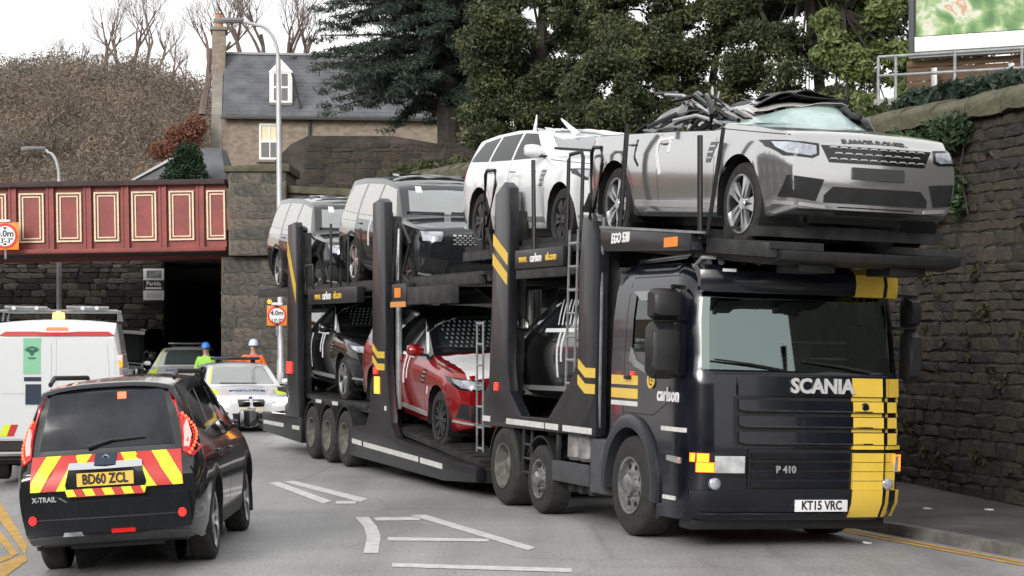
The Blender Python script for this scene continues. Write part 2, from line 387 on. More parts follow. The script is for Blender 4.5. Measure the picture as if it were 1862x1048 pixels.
def clump_blobs(c, rad, n, br, rng, sq=.7):
    out=[]
    for _ in range(n):
        d = Vector((rng.gauss(0,1),rng.gauss(0,1),rng.gauss(0,1))).normalized()*rng.uniform(.45,1)
        b = br*rng.uniform(.55,1.35); out.append((c[0]+d.x*rad[0], c[1]+d.y*rad[1], c[2]+d.z*rad[2], b, b, b*sq, b*b))
    return out
barkm = mat('dark_bark', (.045,.038,.032), .9, var=.4, vs=6, bump=.5, bs=20)
twigm = mat('bare_twigs', (.15,.115,.10), .9, var=.35, vs=1.2)
def bare_tree(label, base, h, seed, spread=.5, m=None, lev=5, r0=None, cat='tree', grp='bare trees on the hill'):
    rng = random.Random(seed); t = thing('bare_tree', label, cat, Matrix.Translation(base), grp); m = m or twigm
    tr = MB(); cr = MB(); r0 = r0 or h*.022
    def grow(p, d, L, r, l):
        pts=[p]; rs=[r]; k = 4 if l>2 else 3; q=p
        for i in range(k):
            d = (d + Vector((rng.uniform(-1,1),rng.uniform(-1,1),rng.uniform(-.3,.8)))*.17).normalized(); q = q + d*L/k; pts.append(q); rs.append(r*(1-.45*(i+1)/k))
        (tr if l==lev else cr).tube(pts, rs, 6 if l>=lev-1 else 3, caps=False)
        if l == 0: return
        nb = rng.choice((2,3,3)) if l<lev else rng.choice((3,4))
        for i in range(nb):
            j = rng.uniform(.45,1); jj = min(k, max(1,int(round(j*k))))
            nd = (d + Vector((rng.uniform(-1,1),rng.uniform(-1,1),rng.uniform(-.15,.75)))*spread*1.5).normalized()
            grow(pts[jj], nd, L*rng.uniform(.58,.8), rs[jj]*.72, l-1)
    grow(Vector((0,0,-.3)), Vector((rng.uniform(-.1,.1),0,1)), h*.36, r0, lev)
    tr.build('trunk', m, t); cr.build('crown', m, t, smooth=0)
    return t
# ---- hill with autumn woodland
crest = [(-200,150),(-20,137),(60,128),(130,126),(200,131),(260,127),(300,137),(330,156),(360,172),(420,205),(600,260),(900,330),(1400,420)]
def crest_z(px):
    for (a,b),(c,d) in zip(crest,crest[1:]):
        if a<=px<=c: return 2.2+(600-(b+(d-b)*(px-a)/(c-a)))/3600*215
    return 2.2+(600-(150 if px<0 else 420))/3600*215
def hill_z(x,y):
    px = 931+3600*x/max(y,1); t = sst(95,215,y); zc = crest_z(max(-199,min(1399,px)))-2.2
    return -1 + t*(zc+1) - 12*sst(215,300,y)
hill = grid_sheet('hill', [-130+4*i for i in range(60)], [92+5*i for i in range(42)], hill_z, mat('leaf_litter_hillside', (.09,.07,.045), .95, var=.5, vs=.08))
woodm = leafmat('autumn_woodland', (.10,.088,.080), (.30,.215,.13), .20, (.19,.155,.125))  # twig colours greyed and lightened, also standing in for haze
rng = random.Random(3); bl=[]
for i in range(1700):
    y = rng.uniform(104,222); px = rng.uniform(-120,640); x = (px-931)/3600*y; b = rng.uniform(.7,3.0)*(.5+y/330)
    bl.append((x,y,hill_z(x,y)+b*.25-.6*sst(195,222,y)*b, b, b, b*1.05, b*b))
leaves('woodland', bl, 300000, .19, woodm, kind='stuff', seed=4, shell=.7, thin=.28)
tag(bpy.data.objects['woodland'], 'brown autumn woodland covering the hillside behind the red bridge', 'woodland')
for i,(px,py,Y,h,sd_,lab) in enumerate([(192,128,205,11.5,11,'tall bare tree on the hill crest, leftmost of the large ones'),(236,128,207,12,2,'bare forked tree right of the leftmost large hill tree'),
        (262,127,200,11,5,'bare tree on the crest midway between bridge lamp and house chimney'),(125,128,208,5.5,9,'low bushy bare tree at the left end of the crest'),
        (150,130,206,6,21,'small bare tree just left of the tall crest trees'),(368,185,120,11.5,17,'large bare tree rising left of the house chimney'),
        (330,170,190,7,23,'small bare tree on the falling slope left of the house'),(450,120,112,8.2,31,'bare tree behind the house roof under the lamp arm'),
        (520,140,118,8.5,33,'pale bare tree behind the roof ridge right of the lamp post'),(556,150,116,8.0,37,'bare tree behind the roof beside the dark conifer'),(215,129,204,10.5,51,'slender bare tree between the two leftmost tall hill trees'),(285,134,198,9,53,'bare spreading tree at the right shoulder of the hill crest'),(100,129,207,5,57,'lowest bare bush on the crest above the bridge lamp'),(310,150,192,8,59,'leaning bare tree where the hill crest starts to fall'),(480,130,114,8.4,61,'bare tree behind the roof ridge just left of the lamp post')]):
    x = (px-931)/3600*Y; bare_tree(lab, (x,Y,2.2+(600-py)/3600*Y-.5), h, sd_, m=twigm, lev=6 if h>8 else 5)
# embankment behind the bridge
emb = mat('rough_grass_bank', (.06,.06,.03), .95, var=.5, vs=.5)
def bank_z(x,y):
    return 5.0+ sst(60,75,y)*2.4 + sst(-12,-6,x)*.6 - 3.2*sst(-12,-22,x)
grid_sheet('embankment', [-60+3*i for i in range(31)], [63.5+2.2*i for i in range(18)], lambda x,y: bank_z(x,y) if not (-11.4<x<-7 and 69<y<84) else bank_z(x,y), emb)
# bank behind the roadside wall (carries the trees)
vs=[];fs=[];n=18
for i in range(26):
    al = 19+i*1.5
    for j in range(n):
        l = 15.2+j*1.3; x,y = lat2xy(l,al); vs.append((x,y, wall_top(al)-.15 + .16*j + random.uniform(-.08,.08)))
for i in range(25):
    for j in range(n-1): fs.append((i*n+j,i*n+j+1,(i+1)*n+j+1,(i+1)*n+j))
me=bpy.data.meshes.new('bank'); me.from_pydata(vs,[],fs); struct(link('bank',me,emb))
# ---- railway bridge
redp = mat('bridge_red_paint', (.30,.066,.056), .5, var=.22, vs=1.6, c2=(.20,.046,.040), bump=.1, bs=20)
creamp = mat('cream_paint', (.72,.62,.44), .5, var=.12, vs=5)
YB = 54.0; sB = 3600/YB
br = thing('railway_bridge', 'red painted girder railway bridge with cream lined panels', 'bridge', Matrix.Translation((-16,YB,0)))
br.rotation_euler = (0,R(-.95),0)
def bx(px): return (px-931)/sB + 16
def bz(py): return 2.2+(600-py)/sB
XR, XL = bx(416), -13.5
ZT, ZBt = 6.12, 4.22
MB().box((XL,.12,ZBt+.1),(XR,.18,ZT-.08)).build('girder_web', redp, br)
box('top_flange', (XL,-.12,ZT-.08),(XR,.5,ZT+.06), mat('dark_flange',(.05,.028,.028),.7,var=.4,vs=3), br)  # top flange darker than the red girder
box('bottom_flange', (XL,-.14,ZBt),(XR,.5,ZBt+.11), redp, br)
box('bridge_deck', (XL,.5,ZBt+.12),(XR+.4,6.0,ZBt+.6), mat('dark_soffit',(.08,.078,.078),.9), br)
box('back_girder', (XL,5.8,ZBt),(XR,6.1,ZT-.4), redp, br)
def frame_ring(x0,x1,z0,z1,t,y0,y1):
    mb=MB(); mb.box((x0,y0,z0),(x1,y1,z0+t)); mb.box((x0,y0,z1-t),(x1,y1,z1)); mb.box((x0,y0,z0+t),(x0+t,y1,z1-t)); mb.box((x1-t,y0,z0+t),(x1,y1,z1-t)); return mb
pitch=68.3
for i in range(11):
    c = 404 - i*pitch + (0 if i else 0); xc = bx(c)
    z0,z1 = 4.55,5.86
    if xc-.34 < XL: break
    x1 = min(xc+.33, XR-.02)
    p = MB().box((xc-.33,.085,z0),(x1,.117,z1)).build('panel', redp, br)
    frame_ring(xc-.35,x1+.0,z0-.02,z1+.02,.045,.05,.084).build('outer_moulding', creamp, p)
    frame_ring(xc-.26,x1-.09 if i else x1,z0+.07,z1-.07,.035,.055,.083).build('inner_moulding', creamp, p)
    xs = xc+pitch/sB/2
    if xs < XR: MB().box((xs-.10,.0,ZBt+.11),(xs-.05,.12,ZT-.08)).box((xs-.05,.03,ZBt+.11),(xs+.05,.12,ZT-.08)).box((xs+.05,.0,ZBt+.11),(xs+.10,.12,ZT-.08)).build('stiffener', redp, br)
# abutments
sandst = mat('weathered_sandstone', (.17,.145,.115), .9, var=.5, vs=1.1, c2=(.07,.064,.055), bump=.5, bs=8, streak=(1,1,.35))
ab = thing('bridge_abutment', 'weathered stone abutment carrying the right end of the red bridge', 'abutment')
MB().box((-7.97,54.25,-.5),(-5.2,90,4.2)).build('lower_block', sandst, ab, .03)
MB().box((-7.72,53.9,4.22),(-6.15,56.5,6.5)).build('upper_block', sandst, ab, .04)
MB().prism([(-6.15,3.8),(-6.15,5.95),(-2.5,5.75),(-2.5,3.8)],54.3,57,'y').build('wing_wall', sandst, ab, .03)
MB().prism([(-6.14,5.95),(-6.14,6.15),(-2.5,5.95),(-2.5,5.75)],54.15,57.1,'y').build('cap', coping, ab, .03)
MB().prism([(-7.85,6.5),(-7.85,6.66),(-6.05,6.72),(-6.05,6.5)],53.8,56.6,'y').build('cap', coping, ab, .03)
stones(ab, midS, (-7.95,54.24,0), (1,0,0), 2.7, lambda u: 4.15, .55, .27, cap=150, depth=.03, z0=.05)
stones(ab, midS, (-7.68,53.9,0), (1,0,0), 1.5, lambda u: 6.45, .55, .27, cap=150, depth=.03, z0=4.25)
lw = thing('stone_side_wall', 'rubble stone wall under the red bridge, left of the dark opening', 'wall')
MB().box((-24,63.1,-.5),(-11.1,63.6,6.2)).build('backing', mortar_m, lw, smooth=0)
MB().box((-11.6,63.6,-.5),(-11.1,90,6.2)).build('return_wall', mortar_d, lw, smooth=0)
stones(lw, midS+darkS, (-17.2,63.1,0), (1,0,0), 6.1, lambda u: 4.9, .46, .19, cap=298, depth=.16, z0=1.15, order=lambda s: -s[0])
tn = thing('underpass', 'dark underpass opening beneath the bridge right of the stone wall', 'underpass')
dk = mat('grey_lining', (.10,.095,.10), .95, var=.3, vs=1)  # one even grey for the whole lining
MB().box((-11.1,60.1,4.35),(-7.6,69,4.9)).build('ceiling', dk, tn)  # stops short so sky light reaches the closing wall
MB().box((-12,84,-.5),(-5,84.5,6.4)).build('shade_wall', mat('underpass_shade',(.030,.030,.036),.95,var=.4,vs=1), tn)  # added wall closing the view, coloured as the underpass's shade
# street sign on the wall corner
sg = thing('notice_board', 'white and black notice board on the stone wall beside the dark opening', 'sign', Matrix.Translation((-11.36,62.75,3.64)))
box('board', (-.33,0,-.5),(.33,.04,.5), whitep, sg); box('black_band', (-.325,-.008,-.19),(.325,-.002,.13), blacktx, sg, 0)
box('picture', (-.22,-.008,.2),(.25,-.002,.44), mat('grey_print',(.25,.27,.3),.6,var=.7,vs=7), sg, 0); box('small_print', (-.22,-.008,-.42),(.25,-.002,-.28), mat('pale_grey_print',(.55,.57,.6),.6), sg, 0)
FM = lambda x,y,z: Matrix.Translation((x,y,z)) @ Matrix.Rotation(R(90),4,'X')
text('lettering','Parkla',.19,whitetx,sg,FM(0,-.012,.02),bold=.02); box('small_print', (-.26,-.012,-.15),(.26,-.009,-.09), whitetx, sg, 0)
for dz in (.2,-.2): box('batten', (-.28,.04,dz-.03),(.28,.28,dz+.03), steel, sg)
def height_sign(M, label, w=.74):
    t = thing('height_limit_sign', label, 'sign', M)
    h = w/2
    box('backboard', (-h,0,-h),(h,.03,h), orangesq, t, .01)
    MB().lathe([(0,-.012),(h*.92,-.012),(h*.92,0),(0,0)],32,'y').build('red_ring', mat('sign_red',(.62,.03,.02),.4), t)
    MB().lathe([(0,-.018),(h*.74,-.018),(h*.74,-.012),(0,-.012)],32,'y').build('white_disc', whitep, t)
    text('lettering','4.0m',.24*w/.74,blacktx,t,FM(0,-.022,.06),bold=.02); text('lettering',"13'-3\"",.18*w/.74,blacktx,t,FM(0,-.022,-.13),bold=.02)
    for s_ in (1,-1): MB().prism([(-.06,.24*s_),(.06,.24*s_),(0,.17*s_)],-.024,-.018,'y').build('arrow', blacktx, t)
    box('top_lamp', (-.14,-.06,h+.01),(.14,.08,h+.07), whitep, t)
    box('bracket', (-.03,.03,-h-.25),(.03,.09,h), lightsteel, t)
    return t
height_sign(Matrix.Translation(((17-931)/sB,53.55,2.2+(600-431)/sB)), 'orange height limit sign hung on the red bridge girder')
# ---- lamp posts
polem = mat('grey_lamp_column', (.45,.46,.47), .4, .3, var=.15, vs=2)
def lamp_post(base, H, arm, label, tiltx=0, head=.75):
    t = thing('street_lamp', label, 'street lamp', Matrix.Translation(base) @ Matrix.Rotation(tiltx,4,'Y'))
    MB().tube([(0,0,-.3),(0,0,1.4),(0,0,1.45),(0,0,H-.9)],[.115,.11,.085,.06],14).build('column', polem, t)
    pts=[(0,0,H-.92)]+[(-arm*.42*(1-math.cos(a)),0,H-.92+.85*math.sin(a)) for a in [R(k) for k in (15,30,45,60,75,90)]]; pts.append((-arm+head*.5,0,H+.02))
    MB().tube(pts,.045,10).build('arm', polem, t)
    hd = MB(); hd.loft([[( -arm+head*(.5-u), yy*(.13*math.sin(math.pi*min(1,.12+u*.9))**.5+.01), H+.05+zz) for yy,zz in ((-1,0),(-.7,.06),(.7,.06),(1,0),(.7,-.06),(-.7,-.06))] for u in (0,.15,.4,.7,.95,1.0)])
    hd.build('lamp_head', mat('lamp_head_grey',(.16,.16,.16),.5), t)
    box('door', (-.07,-.118,.5),(.07,-.105,1.1), polem, t)
    return t
lamp_post(((512-931)/72,50,.02), 9.95, 1.25, 'tall grey street lamp with curved arm in front of the house', R(-.55))
lamp_post(((105-931)/59,61.2,0), 7.75, .8, 'short grey street lamp standing behind the red bridge')
height_sign(Matrix.Translation(((503-931)/73.2,49.25,2.2+(600-574)/73.2)), 'orange height limit sign on the street lamp, half hidden by the trailer', .5)
lb = thing('warning_lamp', 'small lit amber warning lamp above the sign on the street lamp', 'lamp', Matrix.Translation(((490-931)/73.2,49.2,2.2+(600-549)/73.2)))
MB().lathe([(0,-.06),(.05,-.06),(.06,-.03),(.06,.04),(0,.04)],16,'y').build('lens', mat('lamp_amber_dim',(.8,.4,.05),.3,emit=(1,.45,.08),es=.5), lb); box('housing', (-.07,.04,-.07),(.07,.10,.07), blackpl, lb)
# ---- house
slate = mat('slate_roof', (.105,.11,.125), .6, var=.4, vs=1.2, bump=.25, bs=18)
rubble = mat('house_rubble_stone', (.30,.245,.19), .9, var=.35, vs=3.2, c2=(.17,.14,.115), bump=.5, bs=9, streak=(1,1,1.8))
harl = mat('grey_render', (.24,.22,.195), .9, var=.3, vs=.8)  # front stone kept dark so the paint mirrors a darker street
whitew = mat('white_joinery', (.75,.75,.74), .4)
YH = 85.0; sH = 3600/YH
hM = Matrix.Translation(((404-931)/sH, YH, 0)) @ Matrix.Rotation(R(7),4,'Z')
ho = thing('stone_house', 'two storey stone house with slate roof and white dormer above the bridge', 'house', hM)
HW, HD, ZE, ZR, ZB0 = 11.5, 6.2, 11.45, 14.35, 5.5
box('front_wall', (0,0,ZB0),(HW,.5,ZE), rubble, ho, 0)
MB().prism([(.0,ZB0),(HD,ZB0),(HD,ZE),(HD/2,ZR),(0,ZE)], 0, .45, 'x').build('gable_wall', harl, ho, smooth=0, M=Matrix.Translation((-.46,0,0)))
MB().prism([(.0,ZB0),(HD,ZB0),(HD,ZE),(HD/2,ZR),(0,ZE)], HW, HW+.4, 'x').build('gable_wall', harl, ho, smooth=0)
rf = MB().prism([(-.25,ZE-.03),(HD/2,ZR+.12),(HD+.25,ZE-.03),(HD+.25,ZE-.2),(HD/2,ZR-.06),(-.25,ZE-.2)], .02, HW-.02, 'x').build('roof', slate, ho, smooth=0)
def slope_pt(x, t, lift=.0):   # t 0 eave..1 ridge on the front slope
    return Vector((x, -.25+t*(HD/2+.25), ZE-.03+t*(ZR+.15-ZE)+lift))
for k in range(17):            # slate courses
    t=k/17; a=slope_pt(0,t); b=slope_pt(0,t+1/17)
    mbx=MB(); mbx.prism([(a.y,a.z+.002),(a.y,a.z+.03),(b.y,b.z+.008),(b.y,b.z+.002)], .03, HW-.03, 'x'); mbx.build('slate_course', slate, rf, smooth=0)
box('gutter', (-.05,-.42,ZE-.22),(HW,-.28,ZE-.08), mat('dark_gutter',(.03,.03,.03),.5), ho); box('ridge_tiles', (0,HD/2-.12,ZR+.1),(HW,HD/2+.12,ZR+.2), mat('pale_ridge',(.28,.28,.28),.8), ho)
ch = MB().box((-.5,HD/2-.9,ZR-1.9),(.08,HD/2+.6,ZR+1.05)).build('chimney', rubble, ho, .02)
box('chimney_cap', (-.58,HD/2-1.0,ZR+1.05),(.16,HD/2+.7,ZR+1.2), harl, ch)
for k in (-.7,0): MB().lathe([(0,0),(.16,0),(.13,.55),(.17,.6),(0,.6)],12,'z',(-.21,HD/2+k,ZR+1.2)).build('chimney_pot', mat('clay_pot',(.42,.2,.13),.8), ch)
for px_ in (562,): 
    xx=(px_-404)/sH; MB().tube([(xx,-.1,8.0),(xx,-.1,ZE-.2)],.06,8).build('downpipe', blackpl, ho)
xx=(545-404)/sH; pA=slope_pt(xx,.1); MB().tube([pA,pA+Vector((0,0,.2)),pA+Vector((-.35,-.1,1.55))],.05,8).build('vent_pipe', blackpl, ho)
def sash(name, cx, cz, w_, h_, y, parent, lit=False):
    f = frame_ring(cx-w_/2,cx+w_/2,cz-h_/2,cz+h_/2,.09,y-.08,y).build(name, whitew, parent)
    box('pane', (cx-w_/2+.05,y-.03,cz-h_/2+.05),(cx+w_/2-.05,y-.02,cz), glass, f, 0); box('pane', (cx-w_/2+.05,y-.03,cz+.01),(cx+w_/2-.05,y-.02,cz+h_/2-.05), mat('pale_blind',(.7,.65,.45),.6) if lit else glass, f, 0)  # upper pane can be a plain cream blind without emission
    box('glazing_bar', (cx-w_/2+.05,y-.07,cz-.045),(cx+w_/2-.05,y-.034,cz+.045), whitew, f); box('glazing_bar', (cx-.025,y-.06,cz-h_/2+.05),(cx+.025,y-.034,cz+h_/2-.05), whitew, f)
    box('sill', (cx-w_/2-.1,y-.14,cz-h_/2-.12),(cx+w_/2+.1,y+.02,cz-h_/2), harl, f); return f
def hz(py): return 2.2+(600-py)/sH
sash('window', (490-404)/sH, hz(257), .92, 1.55, -.005, ho, True)
# dormer
dx = (510-404)/sH; dw=.46; dz0,dz1=hz(188),hz(122)
dm = MB().prism([(dx-dw,dz0),(dx+dw,dz0),(dx+dw,dz1-.1),(dx,dz1+.35),(dx-dw,dz1-.1)], .35, 2.6, 'y').build('dormer', slate, ho, smooth=0)
box('cheek_trim', (dx-dw-.03,.28,dz0),(dx-dw+.1,.36,dz1-.1), whitew, dm); box('cheek_trim', (dx+dw-.1,.28,dz0),(dx+dw+.03,.36,dz1-.1), whitew, dm)
sash('window', dx, (dz0+dz1)/2-.02, dw*1.7, (dz1-dz0)*.86, .34, dm)
MB().prism([(dx-dw-.08,dz1-.16),(dx+dw+.08,dz1-.16),(dx,dz1+.42)], .26, .34, 'y').build('pediment', whitew, dm, smooth=0)
for px_ in (532,570):
    p=slope_pt((px_-404)/sH,.93,.05); MB().box((p.x-.2,p.y-.02,p.z-.12),(p.x+.2,p.y+.04,p.z+.1)).build('skylight', blackgl, ho, .01)
# low annexe left of the house
YA=78.; sA=3600/YA
an = thing('slate_roofed_annexe', 'low building with pale edged slate roofs just above the bridge', 'building', Matrix.Translation((0,YA,0)))
ax=lambda p:(p-931)/sA; az=lambda p:2.2+(600-p)/sA
box('wall', (ax(245),0.2,4),(ax(398),4,az(330)), harl, an, 0)
MB().prism([(ax(240),az(331)),(ax(318),az(286)),(ax(360),az(300)),(ax(395),az(331))],0,.12,'y').build('gable', slate, an, smooth=0)
MB().prism([(ax(236),az(333)),(ax(240),az(327)),(ax(320),az(282)),(ax(320),az(288))],-.12,0,'y').build('bargeboard', mat('pale_lead',(.42,.43,.44),.5), an, smooth=0)
MB().loft([[(ax(318),.3,az(331)),(ax(409),.3,az(331)),(ax(409),4.5,az(331)),(ax(318),4.5,az(331))],[(ax(333),1.6,az(263)),(ax(392),1.6,az(263)),(ax(392),3,az(263)),(ax(333),3,az(263))]]).build('hipped_roof', slate, an, smooth=0)
gb = thing('conifer_bush', 'small dark green conifer bush in front of the slate annexe', 'bush', Matrix.Translation((ax(343)+.05,77,0)))
leaves('foliage', [(0,0,az(320),.85,.6,.9,2),(.1,0,az(290),.6,.5,.6,1),(-.1,0,az(335),1,.6,.6,1.5)], 14000, .06, leafmat('dark_conifer',(.010,.026,.014),(.028,.06,.026),2), gb); MB().tube([(0,0,6),(0,0,az(300))],.09,6).build('stem', barkm, gb)
rb = thing('autumn_shrub', 'orange red autumn shrub beside the house gable', 'shrub', Matrix.Translation(((335-931)/3600*84,84,0)))
leaves('foliage', [(0,0,2.2+350/42.8,.85,.6,.6,2),(.5,0,2.2+370/42.8,.5,.5,.5,1),(-.7,0,2.2+325/42.8,.9,.6,.5,1.4)], 7000, .065, leafmat('red_autumn_leaves',(.13,.06,.045),(.27,.115,.07),3), rb); MB().tube([(0,0,6),(0,0,10.3)],.08,6).build('stem', barkm, rb)
# ---- conifer and broadleaf evergreens above the wall
conm = leafmat('conifer_needles', (.018,.034,.027), (.068,.10,.068), 1.3)
t = thing('conifer_tree', 'large dark layered conifer between the house and the broadleaf trees', 'tree', Matrix.Translation((-2.2,62,0)))
MB().tube([(.3,0,4.5),(.2,0,9),(.0,0,14),(-.1,0,20)],[.42,.36,.25,.08],10).build('trunk', barkm, t)
MB().tube([(1.2,.4,4.5),(1.25,.4,9),(1.1,.4,16)],[.3,.26,.1],8).build('trunk', barkm, t)
rng = random.Random(12); bl=[]; bm_=MB()
for k in range(420):
    z = rng.uniform(8.9,17.5); a = rng.uniform(0,2*math.pi); L = rng.uniform(1.4,3.6)*(1.12-.035*(z-8))
    if math.cos(a)<-.3: L*=1.12
    ex,ey = math.cos(a)*L, math.sin(a)*L*.8; droop=rng.uniform(-.1,.5)
    bm_.tube([(0,0,z),(ex*.5,ey*.5,z+.25),(ex,ey,z-droop+.15)],[.06,.035,.015],4,caps=False)
    for j in range(6):
        u=.3+.75*j/5; bl.append((ex*u,ey*u,z+.25*math.sin(u*3)-droop*u*u, .42,.36,.14,1))
bm_.build('branches', barkm, t, smooth=0)
leaves('crown', bl, 190000, .10, conm, t, seed=8, shell=.3, flat=.4, thin=.16)
def leaf_tree(label, base, blobs, n, size, m, trunk, seed, name='broadleaf_tree', grp='evergreen trees above the retaining wall'):
    t = thing(name, label, 'tree', Matrix.Translation(base), grp); rg=random.Random(seed)
    tb=MB(); 
    for pts,r in trunk: tb.tube(pts,[r*(1-.75*i/(len(pts)-1)) for i in range(len(pts))],7,caps=False)
    tb.build('trunk', barkm, t); lb_=MB(); allb=[]
    for c,rad,k,br_ in blobs:
        bb = clump_blobs(c,rad,k,br_,rg); allb += bb
        for q in bb[::7]: 
            s0=trunk[0][0][min(len(trunk[0][0])-1,2)]; lb_.tube([s0,((s0[0]+q[0])/2,(s0[1]+q[1])/2,(s0[2]+q[2])/2+.3),q[:3]],[.045,.03,.010],4,caps=False)
    lb_.build('limbs', barkm, t, smooth=0); leaves('crown', allb, n, size, m, t, seed=seed, shell=.35)
    return t
ev1 = leafmat('evergreen_leaves_dark', (.024,.034,.018), (.19,.205,.09), 1.3, (.065,.08,.038)); ev2 = leafmat('evergreen_leaves_mid', (.030,.042,.02), (.235,.255,.105), 1.2, (.085,.10,.046)); ev3 = leafmat('pale_green_leaves', (.07,.10,.035), (.26,.33,.12), 1.6)  # wide colour noise stands in for lit tips and shaded insides
leaf_tree('dark ivy clad evergreen tree beside the conifer, behind the white car', (0.8,54,0), [((0,0,11),(2.4,1.6,3.6),80,.60),((-.6,0,8.2),(1.6,1,1.2),30,.5)], 120000,.058,ev1,[([(0,0,4.5),(.1,0,7.5),(0,0,10),(.2,0,14)],.3)],41)
leaf_tree('broad evergreen tree behind the crushed roof of the silver car', (4.3,52,0), [((0,0,11),(3.0,1.6,3.4),95,.60),((.2,0,8),(2.3,1,.9),36,.45)], 150000,.058,ev2,[([(0,0,5),(-.2,0,8),(.1,0,10),(0,0,14)],.26),([(.5,0,5),(1,0,9),(1.6,0,12)],.16)],42)
leaf_tree('thin evergreen tree with open sparkling gaps above the silver car', (7.6,50,0), [((0,0,11),(2.6,1.4,3.4),80,.52),((0,0,7.6),(2.0,1,1.0),30,.42)], 100000,.056,ev1,[([(0,0,5),(.2,0,8),(-.1,0,11),(0,0,14)],.2),([(.2,0,6),(-1.2,0,10),(-2,0,12)],.1)],43)
leaf_tree('pale green wispy tree left of the billboard', (7.2,42,0), [((0,0,8.6),(1.0,.7,1.7),30,.38),((-.2,0,6.6),(1.6,.7,.5),24,.34),((1.2,0,7.6),(.5,.5,.7),10,.3)], 40000,.07,ev3,[([(0,0,5),(0,0,7),(-.2,0,9),(-.1,0,11)],.1),([(0,0,6),(.8,0,8),(1.2,0,10)],.06)],44,'wispy_tree')
leaf_tree('dark evergreen tree right behind the billboard corner', (11.2,48,0), [((0,0,10.5),(2.6,1.3,3.4),80,.56),((-.8,0,7.5),(1.4,.8,1.0),24,.42)], 80000,.056,ev1,[([(0,0,5),(.2,0,8),(-.1,0,11),(0,0,14)],.2)],45)
leaf_tree('low evergreen tree filling the gap between the white and silver cars',(2.55,50,0),[((0,0,7.9),(1.3,1.0,1.3),34,.5)],36000,.056,ev1,[([(0,0,5),(.1,0,6),(0,0,7.5),(.1,0,9)],.14)],47)
# low scrub along the wall top
rng=random.Random(5); bl=[]
for i in range(150):
    al=rng.uniform(27,52); l=rng.uniform(15.0,17.5); x,y=lat2xy(l,al); b=rng.uniform(.18,.5); bl.append((x,y,wall_top(al)+.15+b*.3+(l-15)*.1,b,b,b*.8,b*b))
tag(leaves('undergrowth', bl, 22000, .085, leafmat('scrub',(.022,.032,.014),(.085,.10,.04),1.5), kind='stuff', seed=6), 'low green scrub growing along the top of the retaining wall', 'scrub')
iv = thing('ivy', 'green ivy hanging on the retaining wall right of the silver car', 'ivy')
bl=[]
for i in range(34):
    al=rng.uniform(22.2,23.8); z=4.85-1.15*rng.random()**1.6; x,y=lat2xy(14.42,al); b=rng.uniform(.10,.22); bl.append((x,y,z,b,b,b*1.2,b*b))
leaves('foliage', bl, 4600, .055, leafmat('ivy_leaves',(.018,.036,.018),(.085,.13,.06),2.5), iv, seed=9)
mb=MB()
for k in range(6):
    al=22.1+k*.35; x,y=lat2xy(14.5,al); x2,y2=lat2xy(14.5,al+.2); mb.tube([(x,y,4.9),(x2,y2,4.3),(x,y,3.7)],.012,5)
mb.build('stems', barkm, iv)
bl=[]
for i in range(150):
    al=rng.uniform(20,32); z=rng.uniform(.1,4.6); x,y=lat2xy(14.57,al); b=rng.uniform(.04,.16); bl.append((x,y,z,b,b*.5,b*.8,b*b))
tag(leaves('wall_moss', bl, 5000, .045, leafmat('wall_moss_leaves',(.03,.034,.018),(.075,.075,.035),3), kind='stuff', seed=29),'moss and small ferns rooted in the joints of the retaining wall','moss')
# ---- billboard and its staging
bY=34.; sb=3600/bY
bM = Matrix.Translation(((1655-931)/sb, bY, 0)) @ Matrix.Rotation(R(-26),4,'Z')
bb = thing('billboard', 'large billboard with green foliage picture and white lower border above the wall', 'billboard', bM)
def bbz(p): return 2.2+(600-p)/sb
ad = bpy.data.materials.new('billboard_print'); ad.use_nodes=True; tn_=ad.node_tree; bs_=tn_.nodes['Principled BSDF']; bs_.inputs['Roughness'].default_value=.35
tc=tn_.nodes.new('ShaderNodeTexCoord'); nz=tn_.nodes.new('ShaderNodeTexNoise'); nz.inputs['Scale'].default_value=2.4; nz.inputs['Detail'].default_value=4; nz.inputs['Distortion'].default_value=.35; tn_.links.new(tc.outputs['Object'],nz.inputs[0])
cr=tn_.nodes.new('ShaderNodeValToRGB'); tn_.links.new(nz.outputs[0],cr.inputs[0]); el=cr.color_ramp.elements
el[0].position=.3; el[0].color=(.03,.10,.03,1); el[1].position=.75; el[1].color=(.72,.72,.70,1)
for p_,c_ in ((.42,(.06,.17,.04)),(.50,(.14,.27,.08)),(.56,(.30,.40,.20)),(.62,(.55,.56,.48)),(.68,(.42,.22,.11))): e=el.new(p_); e.color=(*c_,1)
tn_.links.new(cr.outputs[0],bs_.inputs['Base Color'])
box('picture', (.12,-.06,bbz(68)),(6.2,0,bbz(-260)), ad, bb, 0)
box('white_border', (.1,-.1,bbz(97)),(6.2,.02,bbz(70)), whitep, bb)
box('side_frame', (0,-.12,bbz(103)),(.09,.1,bbz(-260)), mat('dark_frame',(.06,.065,.07),.5), bb)
box('base_frame', (0,-.1,bbz(108)),(6.2,.1,bbz(98.5)), mat('grey_frame',(.22,.23,.23),.5), bb)
woodb = mat('weathered_boarding',(.14,.085,.055),.85,var=.4,vs=3,streak=(.4,1,6))
for k in range(6):
    z0=bbz(186)+k*(bbz(109)-bbz(186))/6; box('board', (-.1,.14+random.uniform(0,.015),z0+.006),(6.2,.17,z0+(bbz(109)-bbz(186))/6-.006), woodb, bb, .004)
st = thing('maintenance_walkway', 'galvanised walkway with handrails under the billboard', 'walkway', bM)
galv=lightsteel
for p_ in (112,146): MB().tube([(-.35,-.75,bbz(p_)),(6.2,-.75,bbz(p_))],.028,8).build('rail', galv, st)
for x_ in (-.35,-.05,.95,2.05,3.2,4.4): MB().tube([(x_,-.75,bbz(204)),(x_,-.75,bbz(112))],.028,8).build('post', galv, st)
